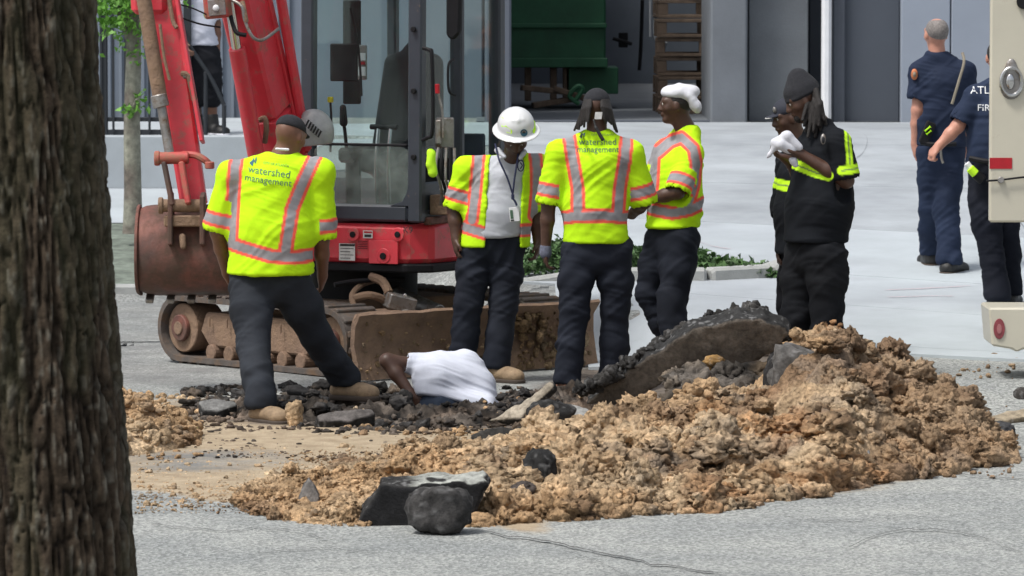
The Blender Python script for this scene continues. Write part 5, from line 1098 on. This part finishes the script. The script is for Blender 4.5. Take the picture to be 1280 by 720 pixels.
def vest_cols(P, strokes, back=(), bandw=(.026, .045), sleeve_t=.80, slv_on=True, inner=None, base=LIME):
    """strokes: reflective tape as polylines (pixel authored, converted to the garment's own x-z plane)"""
    Yc = P.Y; cv = lambda pl: [tuple(W(x, y, Yc-.1)[[0, 2]]) for x, y in pl]
    def f(V, N):
        c = np.tile(base, (len(V), 1)); P2 = V[:, [0, 2]]; vis = N[:, 1] < .25
        dd = np.full(len(V), 9.)
        issl = np.zeros(len(V), bool); ts = np.zeros(len(V))
        for s_ in 'lr':
            a, e = P.sl[s_]; L = np.linalg.norm(e-a); d = (e-a)/L; t = (V-a)@d; rad = np.linalg.norm(V-a-np.clip(t, 0, L)[:, None]*d, axis=1)
            out = ((V-a)@P.r)*(1 if s_ == 'r' else -1)
            m = (rad < .125) & (t > .5*L) & (out > -.055-.0*t) & (np.abs((V-a)@P.r) < .30); 
            tor = np.abs((V-(P.J['shl']+P.J['shr'])/2)@P.r) < (np.abs((a-(P.J['shl']+P.J['shr'])/2)@P.r)-.005)
            m &= ~tor; issl |= m; q = np.abs(t-L*sleeve_t); ts = np.where(m, q, ts)
        for pl, front in strokes:
            d = seg_d(P2, cv(pl)); m = (vis if front == 'v' else (~vis if front == 'b' else np.ones(len(V), bool))) & ~issl; dd = np.where(m, np.minimum(dd, d), dd)
        dd = np.where(issl, ts, dd)
        s1, s2 = bandw
        w1 = (1-sstep(s1-.002, s1+.002, dd))[:, None]; w2 = (1-sstep(s2-.002, s2+.002, dd))[:, None]
        c = c*(1-w2)+ORA*w2; sil = SIL*(1+.12*vn(V*40, 5)[:, None]); c = c*(1-w1)+sil*w1
        if inner is not None: c = inner(V, N, c)
        return np.clip(c, 0, 1)
    return f
def vest_text(P, o, cx_, cy_, s, rot=0, sx=1.0, logo=True):
    V, F = P.last; bvh = BVHTree.FromPolygons([tuple(v) for v in V], [tuple(f) for f in F.tolist()]); c = W(cx_, cy_, P.Y-.3)
    u = np.array([math.cos(rot), 0, math.sin(rot)])*sx; v = np.array([-math.sin(rot), 0, math.cos(rot)])
    text_on('watershed', s, c+v*s*.35, u, v, M['ink_vest'], 'lettering', o, bvh, (0, 1, 0)); text_on('management', s*.92, c-v*s*.48, u, v, M['ink_vest'], 'lettering', o, bvh, (0, 1, 0))
    text_on('CITY OF ATLANTA', s*.30, c+v*s*1.15+u*s*.55, u, v, M['ink_vest'], 'lettering', o, bvh, (0, 1, 0))
    lp = c+v*s*1.12-u*s*1.75; g_ = [(-.32, -.2), (-.05, .5), (.1, .1), (.0, -.45)]
    for k, (mm, dx, dz, sc_) in enumerate((('inkblue', 0, 0, 1), ('ink_vest', .28, .15, .7))):
        V2 = np.array([lp+u*(a*sc_+dx)*s+v*(b*sc_+dz)*s for a, b in g_])
        for i in range(4):
            h_ = bvh.ray_cast(Vector(V2[i])-Vector((0, .6, 0)), Vector((0, 1, 0)), 2)
            if h_[0] is not None: V2[i] = np.array(h_[0])-np.array([0, .004, 0])
        mobj('logo', V2, [(0, 1, 2, 3)], M[mm], o)
def zrow(py, Y): return float(W(640, py, Y)[2])
NAVY = (.017, .020, .029); NAVYF = (.019, .027, .052)
GV = 'workers in lime vests round the pit'
# --- P1 left worker, seen from behind
p = Person('heavy-set worker in lime vest and dark cap, back turned, left of the pit', 28.0, dict(head=(363, 170, .03), neck=(351, 194, .02), shl=(288, 214), shr=(400, 212), ell=(272, 290, .03), elr=(402, 300, .05), wrl=(284, 342, .2), wrr=(403, 345, .16),
    hil=(313, 352), hir=(362, 352), knl=(316, 430, -.18), knr=(394, 418, .12), anl=(327, 508, -.42), anr=(430, 482, .36), tol=(345, 531, -.52), tor=(455, 499, .30)), (0.25, 1), 1.12, 'skin_m', (.55, .75, -.35), group=GV, ground={'l': .0, 'r': .07})
p.body(dict(l=((.15, .7, -.6), (1, 0, 0), .5), r=((-.1, .5, -.9), (-1, .2, 0), .5)))
o = p.top('vest', zrow(343, 28), .86, None, 1, .155, .165, slr=.094, colf=None) if False else None
pv = [([(297, 180), (293, 215), (291, 250), (289, 300)], 'v'), ([(396, 190), (380, 225), (366, 260), (358, 312)], 'v'), ([(270, 300), (300, 308), (340, 319), (370, 321), (400, 318)], 'a')]
p.sl = {}
o = p.top('vest', zrow(342, 28), .9, (lambda V, N: vest_cols(p, pv, sleeve_t=.86)(V, N)), 1, .150, .165, slr=.092)
vest_text(p, o, 334, 221, .060, -.13)
p.trousers((.026, .030, .038), 1.06, 4); p.boots(M['boot'], .2)
q = p.hq; p.add('cap', [El(q(0, -.012, .045), (.084, .104, .078), p.hax), Pl(q(0, 0, .035), -p.hax[2]), El(q(0, .085, .035), (.06, .06, .012), p.hax, .02)], M['charcoal'], .007)
p.add('collar', [Cn(W(345, 186, 27.86), W(360, 187, 27.86), .007, .009)], M['white'], .005)
# --- P4 centre worker, from behind
p = Person('tall worker in lime vest with black locks under a skull cap, back turned, centre', 29.2, dict(head=(746, 136, 0), neck=(746, 166, .0), shl=(698, 188), shr=(789, 188), ell=(686, 252, .0), elr=(805, 252, .05), wrl=(682, 310, .02), wrr=(790, 268, .26),
    hil=(722, 314), hir=(769, 314), knl=(718, 388, -.03), knr=(769, 386, .02), anl=(709, 470, -.05), anr=(766, 462, .08), tol=(704, 496, .05), tor=(775, 488, .2)), (0.05, 1), 1.0, 'skin_d', (.05, .9, -.45), group=GV)
p.body(dict(l=((0, .1, -1), (1, .1, 0), .45), r=((-.8, .5, 0), (0, 0, -1), .4)))
pv = [([(711, 168), (716, 200), (722, 235), (722, 262)], 'v'), ([(784, 168), (781, 200), (775, 235), (773, 264)], 'v'), ([(690, 275), (720, 270), (755, 269), (800, 274)], 'a')]
o = p.top('vest', zrow(303, 29.2), .97, (lambda V, N: vest_cols(p, pv, sleeve_t=.80)(V, N)), 2, .140, .135, slr=.080, sx=1.36)
vest_text(p, o, 748, 183, .055, 0)
p.trousers(NAVY, 1.0, 8); p.boots(M['bootb'], .26)
q = p.hq; p.add('skull_cap', [El(q(0, -.012, .035), (.085, .106, .088), p.hax), Pl(q(0, -.03, .03), -p.hax[2]*.8-p.hax[1]*-.3)], M['charcoal'], .007)
lk = []
for i in range(18):
    sd2 = -1 if i < 9 else 1; k = i % 9; a = sd2*(.42+k*.15); b0 = q(.072*math.sin(a), -.02-.075*math.cos(a), .045); b1 = q(.090*math.sin(a), -.03-.085*math.cos(a), -.04); b2 = W(746+sd2*(10+k*2.1)+RS.uniform(-2, 2), 150+k*1.6+RS.uniform(-4, 4), 29.2-.12*math.cos(a)-.01)
    lk += [Cn(b0, b1, .011, .012, .004), Cn(b1, b2, .012, .008, .004)]
p.add('locks', lk, M['hair'], .0065); p.add('cap_tie', [Cn(W(742, 150, 29.0), W(745, 160, 28.99), .006, .008, .006), Cn(W(745, 160, 28.99), W(753, 174, 28.99), .010, .012, .006)], M['ink'], .005)
mobj('tag_label', [tuple(W(x, y, 29.02)) for x, y in ((743, 149), (752, 149), (753, 140), (744, 140))], [(0, 1, 2, 3)], M['sticker'], p.root)
gw = W(682, 312, 29.22); p.add('glove_cuff', [Cn(gw+zz*.012, gw-zz*.022, .036, .038)], pm('grey_knit_cuff', (.13, .14, .19), .9, .25, 60, .4, 200), .007)
MB().cyl(W(721, 490, 28.95), W(721, 496, 28.95), .008).build('lime_lace', M['lime'], p.root)
# --- P3 supervisor with white hard hat, facing the viewer
p = Person('worker in white hard hat and open lime vest over pale polo, looking down', 30.4, dict(head=(644, 170, -.12), neck=(640, 196, -.02), shl=(583, 208), shr=(672, 206), ell=(568, 262, .0), elr=(668, 262, .05), wrl=(570, 298, -.04), wrr=(672, 300, .06),
    hil=(598, 306), hir=(636, 306), knl=(585, 378, -.03), knr=(630, 380, -.02), anl=(578, 452, .02), anr=(620, 458, -.02), tol=(574, 470, -.12), tor=(640, 472, -.12)), (0.1, -1), 1.0, 'skin_d', (.1, -.75, -.85), (0, -.5, .8), group=GV)
p.body(dict(l=((.02, -.1, -1), (1, .2, 0), .5), r=((0, -.1, -1), (-1, .2, 0), .5)))
polo = np.array([.50, .52, .57])
p.top('polo_shirt', zrow(295, 30.4), .72, lambda V, N: np.clip(polo*(1+.06*fbm(V*6, 3, 3)[:, None]), 0, 1), 3, .136, .148, slr=.066, sx=1.24, infl=.014)
def inner(V, N, c): return c
pv = [([(600, 170), (598, 200), (594, 240), (590, 275)], 'v'), ([(668, 185), (671, 210), (671, 240), (668, 270)], 'v'), ([(560, 278), (580, 284), (606, 291)], 'a'), ([(645, 288), (670, 288)], 'a')]
# open front: cut a tall wedge out of the vest down the chest
o0 = W(629, 250, 30.05)
wedge = [(605, 320), (607, 290), (608, 240), (612, 200), (624, 180), (654, 180), (656, 215), (652, 250), (650, 320)]
wp = [W(x, y, 30.15)[[0, 2]] for x, y in wedge]; pdw = poly_d(wp)
def wfn(x, y, z): return np.maximum(pdw(x+0*z, z+0*x), (y-30.42)+0*x)
cutp = (wfn, np.array([wp[0][0]-.1, 29.9, zrow(330, 30.4)]), np.array([wp[-1][0]+.1, 30.5, zrow(150, 30.4)]), .006, '-')
o = p.top('vest', zrow(308, 30.4), .9, (lambda V, N: vest_cols(p, pv, sleeve_t=.74)(V, N)), 5, .150, .160, slr=.082, extra=[cutp], sx=1.32)
p.trousers(NAVY, 1.0, 12); p.boots(M['boot'], .2)
q = p.hq; r_, f_, u_ = p.hax
hc = W(645, 158, 30.25); hf_ = nrm([.12, -.80, .0]); hu_ = nrm([-.02, -.42, .9]); hf_ = nrm(hf_-hu_*np.dot(hf_, hu_)); hr_ = np.cross(hf_, hu_); HX = [hr_, hf_, hu_]
qq = lambda a, b, c: hc+hr_*a+hf_*b+hu_*c
hh_ = p.add('hard_hat', [El(qq(0, 0, .012), (.118, .132, .112), HX, .01), Pl(qq(0, 0, -.022), -hu_, .006), El(qq(0, .01, -.022), (.155, .178, .014), HX, .012), Cn(qq(0, -.10, .07), qq(0, .09, .085), .014, .014, .02), Cn(qq(.03, -.09, .075), qq(.03, .085, .085), .008, .008, .015), Cn(qq(-.03, -.09, .075), qq(-.03, .085, .085), .008, .008, .015), El(q(0, 0, -.1), (.09, .09, .11), p.hax, .01, '-')], M['whitehat'], .0065)
hb = BVHTree.FromPolygons([tuple(v) for v in p.last[0]], [tuple(f) for f in p.last[1].tolist()])
def sticker(cx_, cy_, pts, mat, name, par, Y, bvh):
    V2 = []
    for a, b in pts:
        c = W(cx_+a, cy_+b, Y-.4); d = nrm(c-np.array([0, 0, H])); h_ = bvh.ray_cast(Vector(c), Vector(d), 1.2); V2.append(np.array(h_[0])-d*.003 if h_[0] is not None else W(cx_+a, cy_+b, Y))
    mobj(name, V2, [tuple(range(len(V2)))], mat, par)
circ = lambda r: [(r*math.cos(t), r*math.sin(t)) for t in np.linspace(0, 2*math.pi, 13)[:-1]]
sticker(655, 166, circ(4.6), M['inkblue'], 'badge', hh_, 30.25, hb); sticker(655, 166, circ(3.1), M['steel'], 'badge_ring', hh_, 30.243, hb); sticker(655, 166, circ(1.8), M['ink'], 'badge_mark', hh_, 30.236, hb)
sticker(632, 156, [(-6, -10), (-3, -9), (1, 2), (8, 7), (8, 11), (2, 10), (-5, 2)], M['lime'], 'lime_tape', hh_, 30.25, hb); sticker(668, 158, [(-1, -8), (1, -6), (2, 4), (0, 9), (-2, 8)], M['lime'], 'lime_tape', hh_, 30.25, hb)
ly = 30.4-.2; MB().tube([W(619, 180, 30.3), W(624, 200, ly-.02), W(634, 222, ly-.03), W(641, 243, ly-.03)], .006).tube([W(648, 190, 30.28), W(646, 205, ly-.02), W(643, 225, ly-.03), W(641, 243, ly-.03)], .006).box(W(641, 246, ly-.03), (.02, .012, .035)).tube([W(641, 248, ly-.04), W(644, 252, ly-.04), W(646, 257, ly-.04)], .007).build('lanyard', M['lanyard'], p.root)
cd_ = MB().box(W(643, 268, ly-.03), (.062, .006, .09), (0, -.1, 0), .004).build('id_badge', M['white'], p.root); MB().box(W(639.5, 268, ly-.035), (.018, .004, .055), (0, -.1, 0), .001).build('badge_photo', M['ink_vest'], cd_)
MB().box(W(640.5, 275.5, ly-.035), (.022, .004, .008), (0, -.1, 0), .001).build('badge_print', M['ink'], cd_)
MB().tube([W(651+4*math.cos(t), 207+7*math.sin(t), ly+.02) for t in np.linspace(0, 6.28, 9)], .004, 6, 2).tube([W(650, 203, ly+.015), W(653, 207, ly+.015), W(650, 211, ly+.015)], .004, 6, 2).build('chest_emblem', M['lanyard'], p.root)
p.add('collar', [Cn(W(622, 188, 30.3), W(631, 196, 30.2), .022, .012), Cn(W(655, 190, 30.3), W(650, 198, 30.22), .02, .012)], pm('polo_knit', (.50, .52, .57), .9, .05), .007)
# --- P5 worker with towel on head
p = Person('worker in lime vest with white towel on his head, profile to the left, arms folded', 30.3, dict(head=(845, 131, .0), neck=(859, 160, .03), shl=(832, 186, .20), shr=(864, 190, -.10), ell=(815, 236, .22), elr=(847, 240, -.20), wrl=(806, 238, .0), wrr=(808, 250, -.10),
    hil=(829, 300, .09), hir=(852, 300, -.06), knl=(812, 366, .1), knr=(840, 372, -.08), anl=(845, 446, .12), anr=(843, 456, -.08), tol=(830, 466, .1), tor=(820, 476, -.08)), (-1, .12), 1.02, 'skin_d', (-1, .02, -.05), group=GV)
p.body(dict(l=((-.9, -.3, .1), (0, 0, -1), .4), r=((-1, .2, 0), (0, 0, -1), .4)))
pv = [([(822, 192), (838, 178), (852, 172), (866, 185), (870, 205), (868, 230), (860, 255)], 'v'), ([(800, 256), (815, 262), (840, 266), (862, 262), (890, 250)], 'a'), ([(818, 190), (816, 225), (814, 250)], 'v')]
o = p.top('vest', zrow(284, 30.3), .92, (lambda V, N: vest_cols(p, pv, sleeve_t=.83)(V, N)), 7, .150, .150, slr=.086, sx=1.16)
p.trousers(NAVY, 1.05, 15); p.boots(M['boot'], .2)
q = p.hq; p.add('hair', [El(q(0, -.022, .028), (.083, .100, .090), p.hax), Pl(q(0, .03, -.02), p.hax[1]*.9-p.hax[2]*.45), Pl(q(0, 0, -.06), -p.hax[2])], M['hair'], .007)
p.add('towel', [El(q(0, -.03, .078), (.094, .122, .050), p.hax, .02), Cn(q(0, .06, .085), q(.0, -.02, .105), .022, .024, .02, np.array([0, 1., 0]), 1.8), Cn(W(862, 120, 30.25), W(871, 134, 30.24), .030, .022, .03, np.array([0, 1., 0]), 1.9), Cn(W(870, 132, 30.24), W(872, 138, 30.24), .028, .014, .02), El(q(0, .0, .005), (.080, .10, .075), p.hax, .01, '-')], M['clothw'], .006, .018, 5, None, ((.9, .1, .6), (-.7, .3, .9)))
# --- P2 man bending in the pit
p = Person('man in white t-shirt bent double in the pit with one bent arm showing', 28.6, dict(head=(585, 512, .42), neck=(578, 485, .30), shl=(526, 456, .08), shr=(598, 478, .16), ell=(484, 451, .02), elr=(600, 520, .28), wrl=(513, 492, -.06), wrr=(590, 545, .3),
    hil=(540, 528, -.08), hir=(566, 535, -.04), knl=(530, 590, .1), knr=(585, 590, .1), anl=(530, 640, -.1), anr=(585, 640, -.1), tol=(528, 655, .05), tor=(587, 655, .05)), (0.2, 1), 1.0, 'skin_d', (.1, .6, -.8), (0, .6, .5), ground=None)
p.body(dict(l=((.7, -.2, -.6), (.2, 1, 0), .4), r=((0, .2, -1), (-1, 0, 0), .3)))
wsh = pm('white_cotton', (.60, .63, .72), .85, .05, 12, .25, 200)
j = p.J; X1_ = np.array([1., 0, 0]); prs = [Cn(W(545, 474, 28.58), W(583, 478, 28.66), .145, .150, .06, X1_, 1.02), Cn(W(548, 462, 28.64), W(578, 458, 28.68), .085, .10, .06), Cn(W(600, 490, 28.62), W(606, 512, 28.6), .10, .09, .06), Cn(W(535, 492, 28.5), W(606, 506, 28.5), .06, .06, .05), Cn(W(545, 458, 28.66), W(513, 455, 28.62), .088, .064, .04),
       Cn(W(511, 454, 28.62), W(488, 450, 28.6), .052, .064, .008, op='-'), Pl(W(560, 492, 28.3), (-.20, -.30, -1), .01)]
p.add('t_shirt', prs, wsh, .008, .018, 11, None, ((.75, .2, .5), (.2, .1, 1)), 1)
p.trousers((.025, .035, .055), 1.0, 18); p.boots(M['bootk'], .2)
# --- P7 man with cap behind the beanie man
p = Person('man in dark cap and dark jacket mostly hidden behind the beanie man', 30.0, dict(head=(986, 147, .0), neck=(1003, 178, .02), shl=(985, 202, .20), shr=(1012, 204, -.15), ell=(978, 258, .22), elr=(1012, 262, -.15), wrl=(975, 305, .1), wrr=(1005, 312, -.1),
    hil=(995, 312, .1), hir=(1010, 312, -.08), knl=(990, 380, .1), knr=(1008, 380, -.06), anl=(992, 432, .1), anr=(1008, 436, -.06), tol=(980, 446, .1), tor=(992, 450, -.06)), (-1, -.25), 1.0, 'skin_d', (-1, -.25, -.25))
p.body()
def jcol(bands, yc):
    def f(V, N):
        c = np.clip(np.array([.009, .0105, .0135])*(1+.3*fbm(V*5, 3, 4)[:, None]), .003, 1); P2 = V[:, [0, 2]]
        for pl, wd, vis in bands:
            d = seg_d(P2, [tuple(W(x, y, yc-.1)[[0, 2]]) for x, y in pl]); m = (N[:, 1] < .3) if vis else np.ones(len(V), bool)
            k = ((1-sstep(wd-.002, wd+.002, d))*m)[:, None]; c = c*(1-k)+np.array([.55, .92, .03])*k
            k2 = ((1-sstep(.003, .006, d))*m)[:, None]; c = c*(1-k2)+np.array([.15, .2, .1])*k2
        return c
    return f
p.top('jacket', zrow(316, 30.0), 1.35, jcol([([(950, 228), (995, 234), (1020, 236)], .034, 0)], 30.0), 21, .135, .155, slr=.072, sx=1.1)
p.trousers((.008, .0085, .011), .95, 22); p.boots(M['bootk'], .2)
q = p.hq; cap = p.add('cap', [El(q(0, -.01, .05), (.086, .106, .080), p.hax), Pl(q(0, 0, .03), -p.hax[2]), El(q(0, .098, .032), (.060, .050, .010), p.hax, .015)], pm('dark_navy_cap', (.018, .021, .034), .8, .1), .007)
MB().tube([q(.048*math.sin(t), .106+.042*math.cos(t), .030) for t in np.linspace(-1.2, 1.2, 7)], .0035).build('cap_trim', M['sticker'], cap)
V2 = [q(.0+a, .100, .068+b) for a, b in ((-.018, -.02), (.018, -.02), (.018, .02), (-.018, .02))]; cb_ = bl('cap_badge', [El(q(-.03, .088, .072), (.016, .012, .022), p.hax)], M['steel'], cap, .006)
# --- P6 beanie man
p = Person('man in charcoal beanie and dark lime-striped jacket holding a white cloth to his face', 28.6, dict(head=(1003, 125, .0), neck=(1025, 152, .0), shl=(1012, 180, .20), shr=(1047, 176, -.15), ell=(1005, 228, .26), elr=(1058, 226, -.17), wrl=(985, 200, .10), wrr=(1000, 192, -.16),
    hil=(1005, 318, .10), hir=(1032, 318, -.08), knl=(1000, 385, .1), knr=(1034, 385, -.06), anl=(987, 446, .1), anr=(1031, 456, -.06), tol=(970, 464, .08), tor=(1012, 472, -.1)), (-1, -.1), 1.08, 'skin_d', (-1, -.15, -.5), (-.3, 0, 1))
p.body(dict(l=((-.8, -.3, .35), (0, -.2, 1), .5), r=((-1, .1, .1), (0, 0, 1), .55)))
p.top('jacket', zrow(302, 28.6), .86, jcol([([(1058, 150), (1059, 180), (1061, 213)], .020, 1), ([(1069, 150), (1076, 168)], .016, 1), ([(995, 206), (1018, 215), (1034, 219)], .030, 1), ([(1050, 212), (1080, 208)], .028, 1)], 28.6), 25, .162, .176, slr=.088, sx=1.12, fl=.0)
p.trousers((.009, .010, .0125), 1.06, 26); p.boots(M['bootk'], .2)
q = p.hq; p.add('beanie', [El(q(0, -.018, .052), (.092, .112, .088), p.hax, .03), El(q(0, -.035, .13), (.05, .06, .062), p.hax, .05), Cn(q(0, .07, .028), q(0, -.11, .012), .03, .03, .03, p.hax[0], 2.4) if False else El(q(0, -.015, .03), (.094, .114, .032), p.hax, .01), Pl(q(0, 0, .012), -p.hax[2])], M['charcoal'], .007, .004, 2)
lk = []
for i in range(14):
    a = .5+i*2.1/13; rx = .085*math.sin(a*1.0); b0 = q(.08*math.cos(a*1.5+.3), -.03-.06*abs(math.sin(a)), .02); b2 = W(1003+i*2.3, 150+(i % 4)*7, 28.6-.13+.02*(i % 3)+.0); b1 = (b0+b2)/2+np.array([.01, -.03, .02])
    lk += [Cn(b0, b1, .014, .015, .008), Cn(b1, b2, .015, .010, .008)]
p.add('locks', lk, M['hair'], .0065)
p.add('beard', [El(q(0, .062, -.085), (.038, .036, .036), p.hax)], M['hair'], .007)
cl_ = bl('cloth', [Cn(W(968, 178, 28.42), W(984, 170, 28.42), .018, .024, .02), Cn(W(984, 170, 28.42), W(999, 184, 28.42), .026, .018, .02), Cn(W(971, 180, 28.42), W(959, 197, 28.42), .022, .004, .02), Cn(W(986, 186, 28.44), W(994, 206, 28.44), .028, .010, .02), Cn(W(976, 180, 28.40), W(990, 188, 28.43), .026, .026, .02), Cn(p.J['wrr'], p.J['wrr']+np.array([-.14, 0, 0]), .034, .026, .008, op='-')], M['clothw'], None, .006, .014)
tag(cl_, 'crumpled white cloth held to the face by the beanie man', 'cloth')
bl('sleeve_badge', [El(W(1029, 174, 28.6-.235), (.017, .014, .034))], M['steel'], p.root, .006); bl('badge_centre', [El(W(1029, 175, 28.6-.245), (.010, .009, .022))], M['charcoal'], p.root, .005)
# --- P8 firefighter walking away
def fcol(c0, s): return lambda V, N: np.clip(np.array(c0)*(1+.2*fbm(V*4, 3, s)[:, None]), .003, 1)
p = Person('grey-haired man in navy uniform walking away towards the pale wall', 34.5, dict(head=(1170, 43, .0), neck=(1172, 68, .0), shl=(1150, 88), shr=(1206, 88, -.02), ell=(1147, 138, -.02), elr=(1213, 140, .08), wrl=(1144, 180, .02), wrr=(1208, 180, .15),
    hil=(1163, 190), hir=(1189, 190), knl=(1166, 258, .06), knr=(1183, 262, -.05), anl=(1163, 312, .35), anr=(1187, 326, -.12), tol=(1158, 333, .48), tor=(1199, 344, .0)), (.0, 1), .96, 'skin_l', (-.35, 1, 0))
p.body(dict(l=((.0, .2, -1), (1, 0, 0), .4)))
o = p.top('shirt', zrow(182, 34.5), .62, fcol(NAVYF, 3), 31, .142, .132, slr=.080, sx=1.33)
p.trousers((.022, .032, .062), 1.0, 32); p.boots(M['bootk'], .2)
q = p.hq; p.add('hair', [El(q(0, -.02, .03), (.081, .101, .090), p.hax), Pl(q(0, .02, 0), p.hax[1]-p.hax[2]*.6), Pl(q(0, 0, -.055), -p.hax[2]), El(q(0, -.01, .12), (.045, .06, .04), p.hax, .01, '-')], M['greyhair'], .008)
bv_ = BVHTree.FromPolygons([tuple(v) for v in bpy.data.objects[o.name].data.vertices and np.array([v.co[:] for v in o.data.vertices])], [tuple(pp.vertices) for pp in o.data.polygons])
MB().tube([W(1203, 66, 34.36), W(1205, 78, 34.33), W(1199, 100, 34.31), W(1190, 130, 34.32)], .011).build('radio_strap', M['strap'], p.root, True)
bl('shoulder_patch', [El(W(1143, 93, 34.42), (.026, .026, .042))], M['orange'], p.root, .008); bl('patch_centre', [El(W(1143, 93, 34.405), (.013, .024, .022))], M['strap'], p.root, .008)
MB().box(W(1159, 166, 34.33), (.07, .06, .17), (0, .4, 0)).build('radio', M['black'], p.root); MB().beam(W(1156, 164, 34.29), W(1163, 158, 34.29), .02, .01).beam(W(1158, 168, 34.29), W(1164, 163, 34.29), .015, .01).build('radio_tape', M['lime'], p.root)
MB().tube([W(1151, 178, 34.33), W(1170, 181, 34.3), W(1195, 180, 34.32)], .018).build('belt', M['black'], p.root)
# --- P9 firefighter partly behind the truck
p = Person('man in navy uniform with white back lettering, half hidden by the cream truck', 32.3, dict(head=(1248, 72, .05), neck=(1250, 100, .0), shl=(1219, 118), shr=(1279, 118), ell=(1197, 158, -.04), elr=(1290, 170, .0), wrl=(1174, 182, -.06), wrr=(1292, 215, .1),
    hil=(1230, 206), hir=(1257, 206), knl=(1234, 282, -.06), knr=(1258, 280, .05), anl=(1247, 362, -.1), anr=(1262, 350, .2), tol=(1243, 379, .05), tor=(1266, 366, .32)), (.05, 1), 1.0, 'skin_l', (-.1, 1, 0))
p.body(dict(l=((-.6, -.2, -.7), (.3, .3, -.6), .9)))
o = p.top('shirt', zrow(204, 32.3), .78, fcol((.022, .032, .062), 5), 35, .140, .140, slr=.082, sx=1.34)
V_, F_ = p.last; bvh = BVHTree.FromPolygons([tuple(v) for v in V_], [tuple(f) for f in F_.tolist()])
text_on('ATLANTA', .072, W(1247, 114, 32.0), (1, 0, 0), zz, M['inkwhite'], 'lettering', o, bvh, (0, 1, 0)); text_on('FIRE', .064, W(1236, 136, 32.0), (1, 0, 0), zz, M['inkwhite'], 'lettering', o, bvh, (0, 1, 0))
p.trousers((.012, .014, .022), 1.0, 36); p.boots(M['bootk'], .22)
q = p.hq; p.add('hair', [El(q(0, -.02, .03), (.082, .103, .092), p.hax), Pl(q(0, .03, 0), p.hax[1]-p.hax[2]*.5), Pl(q(0, 0, -.045), -p.hax[2])], M['hair'], .008)
MB().cyl(W(1208, 204, 32.12), W(1215, 212, 32.12), .022).build('torch_head', M['white'], p.root, True); MB().cyl(W(1212, 210, 32.11), W(1220, 218, 32.11), .03).build('torch_band', M['lime'], p.root, True); MB().cyl(W(1219, 217, 32.12), W(1229, 226, 32.12), .035).build('torch', M['black'], p.root, True)
MB().tube([W(1176, 188, 32.2), W(1177, 198, 32.2), W(1179, 204, 32.2)], .009).build('keys', M['steel'], p.root, True)
MB().tube([W(1212, 198, 32.15), W(1235, 202, 32.1), W(1260, 201, 32.12)], .02).build('belt', M['black'], p.root)
# --- P10 person behind the boom
p = Person('person in white shirt and black shorts standing beyond the excavator boom', 44.4, dict(head=(246, -44, .0), neck=(248, -22, .0), shl=(228, -8), shr=(262, -8), ell=(224, 28, -.05), elr=(270, 30, .0), wrl=(232, 55, -.2), wrr=(271, 62, .0),
    hil=(240, 70), hir=(260, 70), knl=(244, 122), knr=(264, 122, -.03), anl=(247, 165, .1), anr=(266, 166, -.02), tol=(243, 174, .0), tor=(274, 175, -.1)), (.2, -1), .98, 'skin_m', (.1, -1, -.1))
p.body(); p.top('shirt', zrow(58, 43.5), .8, lambda V, N: np.tile(np.array([.55, .57, .66]), (len(V), 1)), 41, .135, .135, vox=.010, slr=.08, sx=1.3)
p.trousers((.015, .016, .02), 1.1, 42, short=.05, name='shorts'); p.boots(M['bootk'], .1, 'clothw')
q = p.hq; p.add('hair', [El(q(0, -.02, .035), (.082, .1, .09), p.hax), Pl(q(0, .03, 0), p.hax[1]-p.hax[2]*.5)], M['hair'], .01)
print('TRIS', sum(len(m.polygons)*2 for m in bpy.data.meshes))
